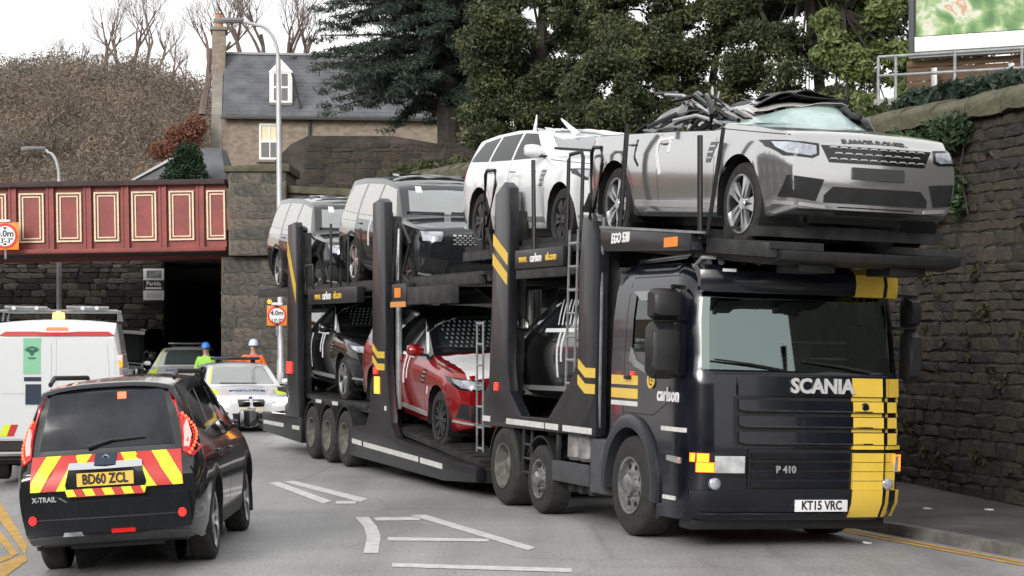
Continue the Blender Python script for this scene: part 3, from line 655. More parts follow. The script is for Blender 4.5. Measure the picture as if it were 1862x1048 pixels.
for x_ in (.45,1.75): MB().box((x_-.05,-.15,bbz(200)),(x_+.05,-.05,bbz(128))).build('bracket', galv, st, .005)
box('walkway_edge', (-.4,-.85,bbz(206)),(6.2,.1,bbz(188)), mat('concrete_grey',(.3,.3,.29),.8,var=.3,vs=2), st)
for x_ in (0,2,4): box('support', (x_,-.5,3.5),(x_+.15,-.35,bbz(205)), steel, st)
gc = thing('cut_branches', 'dark green cut branches lying on the wall top below the walkway', 'branches')
bl=[]
for i in range(40):
    al=rng.uniform(21.5,25); x,y=lat2xy(15.35+rng.uniform(-.1,.3),al); bl.append((x,y,5.42+rng.uniform(-.02,.18),.3,.2,.07,1))
leaves('foliage', bl, 3200, .09, conm, gc, seed=19, flat=.2)
mb=MB()
for k in range(5):
    x,y=lat2xy(15.3,21.8+k*.6); x2,y2=lat2xy(15.5,22.4+k*.6); mb.tube([(x,y,5.38),(x2,y2,5.5)],.015,5)
mb.build('stems', barkm, gc)
lit_l=['white paper scrap on the pavement by the wall','white scrap of litter in the gutter under the lorry bumper','tiny scrap of litter on the pavement near the right edge']
for (px,py,z_,l_) in ((1686,931,-.03,0),(1576,996,-.1,1),(1798,930,-.03,2)):
    x,y=px2ground(px,py,z_); o=MB().prism([(-.06,-.03),(.02,-.05),(.07,.0),(.02,.05),(-.04,.03)],0,.02,'z').build('litter', whitep, None, .004); o.location=(x,y,gz(x,y)+(.122 if l_!=1 else .006)); o.rotation_euler=(0.1,.1,l_); tag(o, lit_l[l_],'litter','scraps of litter')
# ================================================================ vehicles
def interp(tab, x):
    tab = sorted(tab)
    if x <= tab[0][0]: return tab[0][1]
    for (a,b),(c,d) in zip(tab,tab[1:]):
        if x <= c: return b+(d-b)*(x-a)/(c-a)
    return tab[-1][1]
def smooth_tab(tab, x, w=.07):
    return sum(interp(tab, x+w*k/3) for k in (-3,-2,-1,0,1,2,3))/7
AX={'L':Vector((0,1,0)),'R':Vector((0,-1,0)),'F':Vector((1,0,0)),'B':Vector((-1,0,0)),'T':Vector((0,0,1))}
class Shell:
    """car body lofted from cross-sections; x forward, y left, z up, wheels on z = 0"""
    def __init__(s, P):
        s.P=P; xf,xr=P['xf'],P['xr']; W=P['W']; zb=P['zb']; n1,n2,n3=9,5,4
        xs=set()
        k=0; L=xf-xr
        x=xr
        while x<xf: xs.add(round(x,4)); x+=.047
        for d in (0,.012,.03,.055,.085,.12,.16): xs.add(round(xf-d,4)); xs.add(round(xr+d,4))
        xs=sorted(xs); ys=[xs[0]]
        for x in xs[1:]:
            if x-ys[-1]>.010: ys.append(x)
        xs=ys
        if xs[-1]<xf-.001: xs.append(xf)
        cf,rf,crr,rr=P.get('plan',(.2,.8,.1,.5))
        tum=P.get('tumble',.3); rk,rkr=P.get('rake',(.1,.08))
        bm=bmesh.new(); rings=[]
        arches=[(P['wb']/2,P['ar']),(-P['wb']/2,P['ar'])]
        for x in xs:
            d=xf-x; e=x-xr
            hw=W*(1-cf*max(0,1-d/rf)**2.3 - crr*max(0,1-e/rr)**2.3)
            T=smooth_tab(P['T'],x,.06); zs=min(smooth_tab(P['S'],x,.08),T-.03); b=zb+.10*max(0,1-d/.6)**2+.12*max(0,1-e/.6)**2
            crown=min(P.get('crown',.05),.3*(T-b)); zt=max(zs+.012,T-crown)
            half=[(0,b),(hw*.55,b),(hw*.9,b)]
            for i in range(n1):
                t=i/(n1-1); bul=.925+.075*math.sin(math.pi*min(1,t/.70)/2)**.8 if t<.70 else 1-.055*((t-.70)/.30)**1.6
                half.append((hw*bul, b+.02+(zs-b-.02)*t))
            ysd=half[-1][0]; h=zt-zs; yt=max(.05,ysd-.035-tum*h)
            for i in range(1,n2+1):
                t=i/n2; half.append((ysd+(yt-ysd)*(t**.8 if h<.15 else t)+.03*h*math.sin(math.pi*t), zs+h*t))
            for i in range(1,n3+1):
                t=i/n3; half.append((yt*(1-t), zt+crown*(1-(1-t)**2.2)))
            s.n=len(half); full=half+[(-y,z) for y,z in half[-2:0:-1]]
            ring=[]
            for y,z in full:
                wf=max(0,1-d/.55)**1.5; we=max(0,1-e/.5)**1.5
                ring.append(bm.verts.new((x-rk*(z-.62)*wf*(1 if z>.62 else -.5)+rkr*(z-.62)*we, y, z)))
            rings.append(ring)
        m=len(rings[0])
        def cap(ring,sgn):
            nh=s.n; cols=8; prev=None
            for i in range(nh):
                l=ring[i]; r=ring[0] if i==0 else (ring[nh-1] if i==nh-1 else ring[m-i])
                if i in (0,nh-1): row=[l]*(cols+1)
                else:
                    row=[l]
                    for c in range(1,cols):
                        t=c/cols; p=l.co.lerp(r.co,t); q=1-(2*t-1)**2; p.x+=sgn*P.get('bulge',.05)*q; row.append(bm.verts.new(p))
                    row.append(r)
                if prev:
                    for c in range(cols):
                        f=[]; 
                        for v in (prev[c],prev[c+1],row[c+1],row[c]):
                            if v not in f: f.append(v)
                        if len(f)>2:
                            try: bm.faces.new(f)
                            except ValueError: pass
                prev=row
        for i in range(len(rings)-1):
            for k in range(m): bm.faces.new([rings[i][k],rings[i][(k+1)%m],rings[i+1][(k+1)%m],rings[i+1][k]])
        cap(rings[0],-1); cap(rings[-1],1)
        bmesh.ops.recalc_face_normals(bm, faces=bm.faces)
        s.bvh=BVHTree.FromBMesh(bm)
        # wheel arches
        r=P['r']
        ins=set()
        for v in bm.verts:
            for cx,ar in arches:
                if abs(v.co.y)>.45 and math.hypot(v.co.x-cx, v.co.z-r)<ar: ins.add(v)
        dead=[f for f in bm.faces if all(v in ins for v in f.verts)]
        bmesh.ops.delete(bm, geom=dead, context='FACES')
        for v in bm.verts:
            if v in ins and v.link_faces:
                for cx,ar in arches:
                    dx,dz=v.co.x-cx,v.co.z-r; dd=math.hypot(dx,dz)
                    if dd<ar and abs(v.co.y)>.45 and dd>1e-6:
                        v.co.x=cx+dx/dd*ar; v.co.z=r+dz/dd*ar
        bmesh.ops.delete(bm, geom=[v for v in bm.verts if not v.link_faces], context='VERTS')
        s.bm=bm
    def body(s, m, parent, name='body', top=None):
        me=bpy.data.meshes.new(name); s.bm.to_mesh(me); s.bm.free()
        if top:
            me.materials.append(m); me.materials.append(top)
            for p in me.polygons:
                if p.center.z>smooth_tab(s.P['S'],p.center.x)+.012 and -2.3<p.center.x<1.03: p.material_index=1
        me.polygons.foreach_set('use_smooth',[True]*len(me.polygons)); me.set_sharp_from_angle(angle=R(38))
        return link(name, me, m, parent)
    def hit(s, axis, u, v):
        o,d={'L':((u,5,v),(0,-1,0)),'R':((u,-5,v),(0,1,0)),'F':((8,u,v),(-1,0,0)),'B':((-8,u,v),(1,0,0)),'T':((u,v,5),(0,0,-1))}[axis]
        h=s.bvh.ray_cast(Vector(o),Vector(d))
        if h[0] is None:
            q={'L':(u,s.P['W'],v),'R':(u,-s.P['W'],v),'F':(s.P['xf'],u,v),'B':(s.P['xr'],u,v),'T':(u,v,1)}[axis]
            h=s.bvh.find_nearest(Vector(q)); return h[0],-Vector(d)
        n=h[1] if h[1].dot(Vector(d))<0 else -h[1]
        return h[0],n
    def patch(s, name, axis, poly, m, parent, off=.005, res=.07, bury=.008):
        bm=bmesh.new(); bm.faces.new([bm.verts.new((u,v,0)) for u,v in poly])
        for ax in (0,1):
            lo=min(p[ax] for p in poly); hi=max(p[ax] for p in poly); k=max(1,int((hi-lo)/res))
            for i in range(1,k):
                c=[0,0,0]; c[ax]=lo+(hi-lo)*i/k; no=[0,0,0]; no[ax]=1
                bmesh.ops.bisect_plane(bm, geom=bm.verts[:]+bm.edges[:]+bm.faces[:], plane_co=c, plane_no=no)
        base=[]
        for v in bm.verts:
            p,n=s.hit(axis,v.co.x,v.co.y); base.append((v,p,n))
        N={}
        for v,p,n in base: v.co=p-n*bury; N[v]=n
        out=bmesh.ops.extrude_face_region(bm, geom=bm.faces[:])
        nv=[g for g in out['geom'] if isinstance(g,bmesh.types.BMVert)]
        for v in nv:
            # partner: the vertex it was extruded from shares an edge and is in base
            q=[e.other_vert(v) for e in v.link_edges if e.other_vert(v) in N]
            n=N[min(q,key=lambda w:(w.co-v.co).length)] if q else s.hit(axis,*((v.co.x,v.co.z) if axis in 'LR' else (v.co.y,v.co.z)))[1]
            if off>.025: n=(n*.25+AX[axis]*.75).normalized()
            v.co+=n*(off+bury)
        bmesh.ops.recalc_face_normals(bm, faces=bm.faces)
        me=bpy.data.meshes.new(name); bm.to_mesh(me); bm.free(); me.polygons.foreach_set('use_smooth',[True]*len(me.polygons)); me.set_sharp_from_angle(angle=R(32))
        return link(name, me, m, parent)
    def both(s, name, poly, m, parent, **k):
        return [s.patch(name,a,poly,m,parent,**k) for a in 'LR']
    def sym(s, name, axis, poly, m, parent, **k):
        return [s.patch(name,axis,poly,m,parent,**k), s.patch(name,axis,[(-u,v) for u,v in poly][::-1],m,parent,**k)]
WH={}
def wheel_meshes(r,w,style):
    key=(r,w,style)
    if key in WH: return WH[key]
    rr=r*.70
    t=MB().lathe([(rr,-w/2+.01),(r*.90,-w/2),(r*.975,-w*.42),(r,-w*.30),(r,w*.30),(r*.975,w*.42),(r*.90,w/2),(rr,w/2-.01)],36,'y',closed=True).mesh('wheel',0,40); t.materials.append(rubber)
    b=MB().lathe([(rr*1.01,-w/2+.005),(rr*.94,-w/2+.02),(rr*.92,-.0),(rr*.5,.01),(0,.01)],36,'y',caps=False)
    bar=b.mesh('rim_barrel',0,40); bar.materials.append(dalloy)
    sp=MB(); ns={'five':5,'multi':10,'y':6}.get(style,5)
    sp.lathe([(rr*1.015,-w/2+.0),(rr*1.015,-w/2-.004),(rr*.955,-w/2+.0),(rr*.955,-w/2+.02)],36,'y',caps=False)
    sp.lathe([(0,-w/2+.012),(.055,-w/2+.012),(.075,-w/2+.04),(.075,-w/2+.08),(0,-w/2+.08)],16,'y')
    for k in range(ns):
        a=2*math.pi*k/ns
        for da in ((-.16,.16) if style!='multi' else (0,)):
            c,s_=math.cos(a+da),math.sin(a+da); c0,s0=math.cos(a+da*.35),math.sin(a+da*.35)
            tx,tz=-math.sin(a+da),math.cos(a+da); wd=.030 if style!='multi' else .022; y0=-w/2+.016; y1=-w/2+.055
            A=[(c0*.05-tx*wd,s0*.05-tz*wd),(c0*.05+tx*wd,s0*.05+tz*wd),(c*rr*.98+tx*wd*1.25,s_*rr*.98+tz*wd*1.25),(c*rr*.98-tx*wd*1.25,s_*rr*.98-tz*wd*1.25)]
            sp.prism(A,y0,y1,'y')
    spm=sp.mesh('rim',0,30)
    WH[key]=(t,bar,spm); return WH[key]
def add_wheel(parent, x, y, r, w, style, rim, side, steer=0):
    t,b,s_=wheel_meshes(r,w,style)
    M=Matrix.Translation((x,y,r)) @ Matrix.Rotation(steer,4,'Z') @ (Matrix.Identity(4) if side<0 else Matrix.Rotation(math.pi,4,'Z'))
    o=link('wheel',t,None,parent,M); link('barrel',b,None,o)
    q=link('rim',s_.copy() if s_.materials and s_.materials[0]!=rim else s_,None,o)
    if not q.data.materials: q.data.materials.append(rim)
    else: q.data.materials[0]=rim
    return o
def seam(sh, pts, parent, axis='R', w=.007, m=None):
    for (a,b) in zip(pts,pts[1:]):
        d=Vector((b[0]-a[0],b[1]-a[1])); n=Vector((-d.y,d.x)).normalized()*w/2
        sh.patch('panel_gap',axis,[(a[0]-n.x,a[1]-n.y),(b[0]-n.x,b[1]-n.y),(b[0]+n.x,b[1]+n.y),(a[0]+n.x,a[1]+n.y)],m or blacktx,parent,off=.0016,res=.09,bury=.002)
def join(objs, name, parent):
    bm=bmesh.new()
    for o in objs: bm.from_mesh(o.data)
    me=bpy.data.meshes.new(name); bm.to_mesh(me); bm.free(); me.materials.append(objs[0].data.materials[0])
    for o in objs: bpy.data.objects.remove(o)
    return link(name, me, None, parent)
def dots_on(sh, root, z0, rows, ny, k0):
    mb=MB()
    for i in range(rows):
        for j in range(ny):
            y=-.58+j*.074+(.037 if i%2 else 0); z=z0+i*.05
            if abs(y)<.66-.25*(z-1.25):
                q=[sh.hit('F',y+a*.013,z+b*.013) for a,b in ((-1,-1),(1,-1),(1,1),(-1,1))]; mb.quad([p+n*.006 for p,n in q])
    mb.build('film_dots', mat('grey_dot',(.25,.28,.28),.5), root)['kind']='stuff'
def car_common(P, root, paint, rim=alloy, style='five', steer=0, arch=None, tyre_w=.25, top=None):
    sh=Shell(P); bd=sh.body(paint, root, top=top); r=P['r']
    for x in (P['wb']/2,-P['wb']/2):
        for s_ in (-1,1):
            add_wheel(root,x,s_*(P['W']-.05-tyre_w/2),r,tyre_w,style,rim,s_,steer if x>0 else 0)
            # inner liner and arch lip
            li=MB(); ar=P['ar']
            pts=[R(a) for a in range(-25,206,11)]
            rows=[[(x+math.cos(a)*(ar-.004),s_*yy,r+math.sin(a)*(ar-.004)) for a in pts] for yy in (P['W']*.45,P['W']*.97)]
            li.loft(rows,closed=False,caps=False)
            li.bm.faces.new([li.bm.verts.new(p) for p in rows[0]])
            li.build('wheel_arch_liner', blackpl, root)
            if arch:
                lip=MB(); rr_=[]
                for a in [R(k) for k in range(-18,199,9)]:
                    p,n=sh.hit('L' if s_>0 else 'R', x+math.cos(a)*(ar+.022), max(P['zb']+.02,r+math.sin(a)*(ar+.022))); yy=p.y
                    rr_.append([(x+math.cos(a)*ar*.985,yy-s_*.03,r+math.sin(a)*ar*.985),(x+math.cos(a)*ar*.985,yy+s_*.012,r+math.sin(a)*ar*.985),(x+math.cos(a)*(ar+.05),yy+s_*.008,r+math.sin(a)*(ar+.05)),(x+math.cos(a)*(ar+.05),yy-s_*.03,r+math.sin(a)*(ar+.05))])
                lip.loft(rr_).build('arch_trim', arch, root)
    MB().box((-P['wb']/2+.1,-P['W']*.6,P['zb']-.08),(P['wb']/2-.1,P['W']*.6,P['zb']+.1)).build('underbody', blackpl, root)
    MB().box((P['xr']+.35,-P['W']*.5,P['zb']-.02),(P['xf']-.35,P['W']*.5,P['zb']+.12)).build('underbody', blackpl, root)
    for x in (P['wb']/2,-P['wb']/2): MB().tube([(x,-P['W']+.15,r),(x,P['W']-.15,r)],.045,8).build('axle', steel, root)
    return sh
def mirror(root, sh, x, z, m, s_, size=(.14,.22,.17), out=.06):
    p,n=sh.hit('L' if s_>0 else 'R',x,z-.05); y=p.y
    mb=MB(); w_=size[1]
    rings=[]
    for t,k in ((0,.55),(.15,.9),(.55,1),(.9,.85),(1,.5)):
        yy=y+s_*(out+w_*t); rings.append([(x+dx*size[0]*k*.5-.03*t,yy,z+dz*size[2]*k*.5) for dx,dz in ((-1,-.8),(-1,.8),(-.3,1),(.6,.7),(1,0),(.6,-.7),(-.3,-1))])
    mb.loft(rings); o=mb.build('door_mirror', m, root, smooth=50); box('mirror_stalk',(x-.03,min(y-s_*.02,y+s_*(out+.03)),z-.08),(x+.03,max(y-s_*.02,y+s_*(out+.03)),z-.045),blackpl,o)
    MB().box((x-size[0]*.5-.006,min(y+s_*(out+.03),y+s_*(out+w_*.95)),z-size[2]*.38),(x-size[0]*.5+.002,max(y+s_*(out+.03),y+s_*(out+w_*.95)),z+size[2]*.38)).build('mirror_glass', chrome, o, .004)
    return o
def handle(root, sh, x, z, m, s_, L=.2):
    p,n=sh.hit('L' if s_>0 else 'R',x,z); y=p.y+s_*.022
    MB().tube([(x-L/2,p.y,z),(x-L/2+.03,y,z),(x+L/2-.03,y,z),(x+L/2,p.y,z)],.012,8).build('door_handle', m, root)
# ---- large luxury off-roader (four of them on the upper decks, three below)
def suv_params(kind):
    if kind=='sport':
        P=dict(wb=3.0,xf=2.36,xr=-2.42,W=.985,zb=.27,r=.385,ar=.455,plan=(.17,.75,.10,.5),tumble=.34,rake=(.13,.10),bulge=.06,
          T=[(2.36,.96),(2.32,1.03),(2.2,1.09),(1.75,1.15),(1.15,1.20),(1.0,1.23),(.22,1.66),(-.1,1.74),(-.6,1.77),(-1.4,1.73),(-1.98,1.65),(-2.1,1.6),(-2.36,1.16),(-2.42,1.02)],
          S=[(2.36,.88),(2.2,1.0),(1.75,1.06),(1.0,1.11),(0,1.13),(-2.2,1.16),(-2.42,.95)])
    else:
        P=dict(wb=2.95,xf=2.32,xr=-2.52,W=.985,zb=.28,r=.385,ar=.455,plan=(.15,.65,.08,.45),tumble=.27,rake=(.07,.06),bulge=.05,
          T=[(2.32,1.02),(2.28,1.09),(2.18,1.14),(1.7,1.18),(1.15,1.21),(1.02,1.24),(.38,1.70),(.1,1.78),(-.5,1.82),(-1.6,1.80),(-2.2,1.74),(-2.32,1.68),(-2.48,1.15),(-2.52,1.05)],
          S=[(2.32,.92),(2.18,1.06),(1.02,1.13),(-2.3,1.15),(-2.52,.98)])
    return P
def suv(label, M, kind, paint, rim=alloy, style='five', roofless=False, front='full', detail=2, group='cars carried on the transporter', sidewin=glass, screen=None, headtint=None, crushed=0, seed=0, name='off_road_car', top=None):
    P=suv_params(kind); root=thing(name,label,'car',M,group)
    if roofless:
        P['crown']=.03; P['plan']=(.13,.55,.08,.45); P['rake']=(.09,.08); P['r']=.40; P['ar']=.47
        P['T']=[p for p in P['T'] if p[1]<1.235 and p[0]>.9]+[(.95,1.2),(.8,1.16),(-2.2,1.18),(-2.36,1.15),(-2.42,1.02)]
    if crushed:
        P['T']=[(x,(z if z<1.3 else 1.3+(z-1.3)*crushed)) for x,z in P['T']]
    sh=car_common(P,root,paint,rim,style,arch=blackpl if kind!='sport' else None, top=top)
    screen=screen or paleglass
    k=1 if not crushed else crushed
    def cz(z): return z if z<1.3 else 1.3+(z-1.3)*k
    wf=.82 if kind=='sport' else .86
    if not roofless:
        if kind=='sport': W3=[[(.72,1.17),(.16,1.585),(-.30,1.625),(-.34,1.17)],[(-.42,1.17),(-.40,1.63),(-1.12,1.61),(-1.24,1.18)],[(-1.32,1.18),(-1.22,1.60),(-1.78,1.53),(-2.05,1.2)]]
        else: W3=[[(.80,1.18),(.34,1.62),(-.28,1.68),(-.32,1.18)],[(-.40,1.18),(-.38,1.68),(-1.2,1.67),(-1.26,1.18)],[(-1.34,1.18),(-1.30,1.67),(-2.02,1.62),(-2.2,1.2)]]
        for q in W3: sh.both('side_window',[(x,cz(z)) for x,z in q],sidewin,root,off=.004,res=.09)
        sh.patch('windscreen','F',[(-.74,cz(1.265)),(.74,cz(1.265)),(.60,cz(1.66 if kind=='sport' else 1.71)),(-.60,cz(1.66 if kind=='sport' else 1.71))],screen,root,off=.004,res=.1)
        sh.patch('rear_window','B',[(-.66,1.2),(.66,1.2),(.56,cz(1.55)),(-.56,cz(1.55))],glass,root,off=.004,res=.1)
        for s_ in (-.5,.2): sh.patch('wiper','F',[(s_-.28,cz(1.275)),(s_+.3,cz(1.268)),(s_+.3,cz(1.282)),(s_-.28,cz(1.289))],blackpl,root,off=.02,res=.2)
    z=0 if kind=='sport' else .06
    gp=sh.patch('grille','F',[(-.58,.955+z),(.58,.955+z),(.50,.80+z),(-.50,.80+z)],blackgl,root,off=.004)
    cells=[]
    nr,nc=(3,10) if kind=='sport' else (5,13)
    for i in range(nr):
        for j in range(nc):
            zc=.80+z+(.155)*(i+.5)/nr; yc=(-.5+(j+.5*(1+(i%2)))/nc)*1.02
            if abs(yc)>.5: continue
            hw,hh=.046 if kind=='sport' else .03,.155/nr*.36
            pr=[(yc-hw,zc),(yc-hw*.6,zc+hh),(yc+hw*.6,zc+hh),(yc+hw,zc),(yc+hw*.6,zc-hh),(yc-hw*.6,zc-hh)]
            if kind=='sport' and roofless: # hexagonal ring drawn as upper and lower bars
                sh.patch('grille_cell','F',[pr[0],pr[1],pr[2],pr[3],(yc+hw*.55,zc+hh*.45),(yc-hw*.55,zc+hh*.45)],silver if detail>1 else steel,gp,off=.014,res=1)
            else: cells.append(sh.patch('grille_cell','F',pr,silver,gp,off=.012,res=1))
    if cells: join(cells,'grille_mesh',gp)
    for s_ in (1,-1):
        def S_(pl): return pl if s_>0 else [(-u,v) for u,v in pl][::-1]
        hl=sh.patch('headlight','F',S_([(.60,.96+z),(.95,.99+z),(.955,.93+z),(.90,.845+z),(.66,.83+z),(.60,.86+z)] if kind=='sport' else [(.60,1.0+z),(.93,1.0+z),(.93,.83+z),(.66,.83+z)]),blackgl,root,off=.010,res=.035)
        sh.patch('lens','F',S_([(.63,.945+z),(.925,.97+z),(.92,.92+z),(.87,.865+z),(.68,.85+z),(.63,.87+z)] if kind=='sport' else [(.63,.985+z),(.90,.985+z),(.90,.85+z),(.68,.85+z)]),headtint or clear_lens,hl,off=.016,res=.035)
        sh.patch('side_intake','F',S_([(.55,.64),(.88,.665),(.90,.47),(.62,.44)]),blackpl,root,off=.009,res=.035)
        sh.patch('skid_blade','F',S_([(.52,.405),(.91,.435),(.91,.405),(.52,.375)]),silver,root,off=.012)
    sh.patch('lower_intake','F',[(-.46,.58),(.46,.58),(.54,.50),(.54,.43),(-.54,.43),(-.54,.50)],blackpl,root,off=.009,res=.04)
    sh.patch('number_plate_blank','F',[(-.27,.655),(.27,.655),(.27,.765),(-.27,.765)],mat('dark_plate',(.035,.035,.038),.4),root,off=.02)
    # sides
    for s_,ax in ((-1,'R'),(1,'L')):
        if s_<0 or detail>1:
            seam(sh,[(.95,1.12),(.98,.75),(.9,.40)],root,ax); seam(sh,[(-.36,1.12),(-.36,.42)],root,ax); seam(sh,[(-1.28,1.14),(-1.18,.9),(-.98,.55)],root,ax); seam(sh,[(.9,.40),(-.95,.42)],root,ax)
        sh.patch('sill_trim',ax,[(.95,.36),(-.95,.38),(-.95,.44),(.95,.42)],silver if kind=='sport' else blackpl,root,off=.012,res=.2)
        sh.patch('side_vent',ax,[(1.02,1.0),(.86,1.0),(.80,.80),(.90,.80)],blackgl,root,off=.004)
        for q in (0,1,2): sh.patch('vent_bar',ax,[(.99-q*.03,.965-q*.055),(.865-q*.02,.965-q*.055),(.86-q*.02,.95-q*.055),(.985-q*.03,.95-q*.055)],silver,root,off=.01)
        handle(root,sh,-.22,1.02,paint if not roofless else paint,s_); handle(root,sh,-1.05,1.03,paint,s_)
        if not roofless: mirror(root,sh,.78,1.24,paint,s_)
        tl=sh.patch('tail_light','B',[(s_*.60,1.10),(s_*.93,1.10),(s_*.93,.93),(s_*.62,.93)][::s_],red_lens,root,off=.006)
    sh.patch('tailgate_trim','B',[(-.55,.93),(.55,.93),(.55,.99),(-.55,.99)],blackgl,root,off=.006)
    sh.patch('rear_bumper','B',[(-.9,.36),(.9,.36),(.9,.52),(-.9,.52)],blackpl,root,off=.02)
    if kind=='sport': # shut line of the bonnet
        for s_ in (1,-1): 
            sh.patch('bonnet_gap','L' if s_>0 else 'R',[(2.2,1.035),(1.0,1.125),(1.0,1.133),(2.2,1.043)],blacktx,root,off=.002,res=.08,bury=.002)
    return root,sh,P
def hood_text(root, sh, body, size, m, x, bold=.02, ext=.003, off=.006):
    """lettering laid onto the curved bonnet, readable from the front"""
    o=text('lettering',body,size,m,root,Matrix.Identity(4),ext,bold)
    bm=bmesh.new(); bm.from_mesh(o.data); bmesh.ops.triangulate(bm,faces=bm.faces)
    for v in bm.verts:
        p,n=sh.hit('T',x-v.co.y,v.co.x); v.co=p+n*(off+v.co.z)
    bm.to_mesh(o.data); bm.free(); return o
# ---- the transporter's own frame
RW_Z=-.035
TM = Matrix.Translation((2.416,21.55,RW_Z+.012)) @ Matrix.Rotation(math.atan2(FY,FX),4,'Z') @ Matrix.Rotation(-.028,4,'X')
TMT = Matrix.Translation((2.416,21.55,.012)) @ Matrix.Rotation(math.atan2(FY,FX),4,'Z')
def on_truck(a,b,z,pitch=0,rev=False,roll=0,sc_=1):
    M=(TM if a>-6.5 else TMT) @ Matrix.Translation((a,b,z)) @ Matrix.Rotation(pitch,4,'Y') @ Matrix.Rotation(roll,4,'X')
    if rev: M=M @ Matrix.Rotation(math.pi,4,'Z')
    return M @ Matrix.Scale(sc_,4)
bronze = mat('silver_bronze_paint',(.55,.55,.555),.13,.85,.7)
carwhite = mat('white_car_paint',(.72,.74,.76),.22,0,.7)
carblack = mat('black_car_paint',(.010,.010,.012),.14,.2,.8)
cardark = mat('dark_grey_car_paint',(.028,.03,.036),.16,.5,.8)
carred = mat('red_car_paint',(.30,.008,.010),.2,.35,.9)
creamfilm = mat('cream_protective_film',(.44,.435,.415),.25,coat=.5,var=.06,vs=2)
sidedark = mat('dark_side_glass',(.010,.011,.013),.05,spec=.25)
film = mat('white_protective_film',(.74,.75,.77),.5,var=.1,vs=3,bump=.3,bs=8)
def crumple(name, parent, m, fn, nu, nv, amp, seed, th=.006, fs=3.):
    """buckled sheet metal: a grid bent by folded noise, with thickness"""
    rg=np.random.default_rng(seed); ph=rg.uniform(0,6,(6,3)); 
    def nz(u,v):
        s_=0
        for k in range(5): s_+=abs(math.sin(ph[k,0]+u*fs*(1+k*.9)*math.cos(ph[k,2])+v*fs*(1+k*.8)*math.sin(ph[k,2])))*.55**k
        return s_-.9
    mb=MB(); G=[[None]*(nv+1) for _ in range(nu+1)]
    for i in range(nu+1):
        for j in range(nv+1):
            u,v=i/nu,j/nv; p=Vector(fn(u,v)); G[i][j]=p+Vector((nz(v*1.3,u)*.6,nz(u+3,v)*.4,nz(u,v)))*amp
    for i in range(nu):
        for j in range(nv):
            a,b,c,d=G[i][j],G[i+1][j],G[i+1][j+1],G[i][j+1]
            mb.bm.faces.new([mb.bm.verts.new(x) for x in (a,b,c)]); mb.bm.faces.new([mb.bm.verts.new(x) for x in (a,c,d)])
    bmesh.ops.remove_doubles(mb.bm,verts=mb.bm.verts,dist=1e-5)
    bmesh.ops.recalc_face_normals(mb.bm,faces=mb.bm.faces)
    ex=bmesh.ops.extrude_face_region(mb.bm,geom=mb.bm.faces[:])
    for g in ex['geom']:
        if isinstance(g,bmesh.types.BMVert): g.co+=Vector((0,0,-th))
    return mb.build(name,m,parent,smooth=28)
def strap(parent, sh, pts, m, axis='R', w=.05, name='protective_strip'):
    for a,b in zip(pts,pts[1:]):
        d=Vector((b[0]-a[0],b[1]-a[1])); n=Vector((-d.y,d.x)).normalized()*w/2
        sh.patch(name,axis,[(a[0]-n.x,a[1]-n.y),(b[0]-n.x,b[1]-n.y),(b[0]+n.x,b[1]+n.y),(a[0]+n.x,a[1]+n.y)],m,parent,off=.006,res=.08)
# 1: silver car over the cab, roof sheared off
root,sh,P=suv('silver off-road car above the cab with its roof torn off',on_truck(.34,-.02,3.115,.060,sc_=1.035),'sport',bronze,alloy,'five',roofless=True)
hood_text(root,sh,'RANGE ROVER',.10,mat('dark_badge',(.05,.05,.055),.4),2.315,.02)
MB().box((-2.1,-.75,.9),(.85,.75,1.13)).build('cabin_floor',blackpl,root)
teal = glassmat('broken_laminated_glass',(.62,.78,.75),.30,(.85,.97,.95))
def hp(u): return .06+.215*sst(.05,.70,u)*(1-.62*sst(.84,1.0,u))
def ws(u,v): return (1.08-.50*v-.05*(2*u-1)**2, (-.82+1.64*u)*(1-.06*v), 1.17+v*hp(u))
crumple('windscreen',root,mat('crazed_windscreen',(.38,.50,.49),.10,spec=.9,var=.22,vs=4),ws,30,8,.014,3,.008,2.0)
paleskin=mat('pale_torn_roof_skin',(.60,.59,.57),.35,.35)
crumple('torn_roof_skin',root,paleskin,lambda u,v:(.60-.75*v,-.32+.98*u,1.20+hp(.30+.60*u)*.98+.05*v*math.sin(4*u)+.03*v),26,7,.035,5,.006,3.0)
crumple('torn_roof_lining',root,blackpl,lambda u,v:(.45-.9*v,-.05+.80*u,1.27+hp(.45+.45*u)+.05*math.sin(3*u+2*v)),22,8,.05,15,.006,3.2)
crumple('torn_roof_lining',root,blackpl,lambda u,v:(.52-1.0*v,-.25+1.02*u,1.30+hp(.35+.60*u)*.85+.04*math.sin(7*u)-.06*v),24,8,.055,8,.012,3.4)
crumple('torn_roof_lining',root,mat('pale_headlining',(.5,.49,.47),.8,var=.3,vs=4),lambda u,v:(.55-.45*v,-.62+.42*u,1.20+.16*v+.05*u),12,8,.045,10,.006,3.0)
crumple('crushed_pillar_trim',root,blackgl,lambda u,v:(.75-.55*u,.62+.22*v+.06*u,1.16+.26*(1-v)*(1-.3*u)),10,6,.05,16,.01,3.0)
crumple('crushed_pillar_trim',root,silver,lambda u,v:(.85-.4*u,.76+.10*v,1.16+.18*(1-v)),8,3,.04,18,.008,3.0)
crumple('shattered_side_glass',root,glass,lambda u,v:(-.15-.95*u,-.84+.10*v,1.18+(.30-.22*u)*v),14,6,.035,20,.008,2.6)
crumple('crushed_rear_trim',root,blackpl,lambda u,v:(-.85-.55*u,-.86+.35*v,1.19+.06*math.sin(5*u)),10,5,.035,22,.01,3)
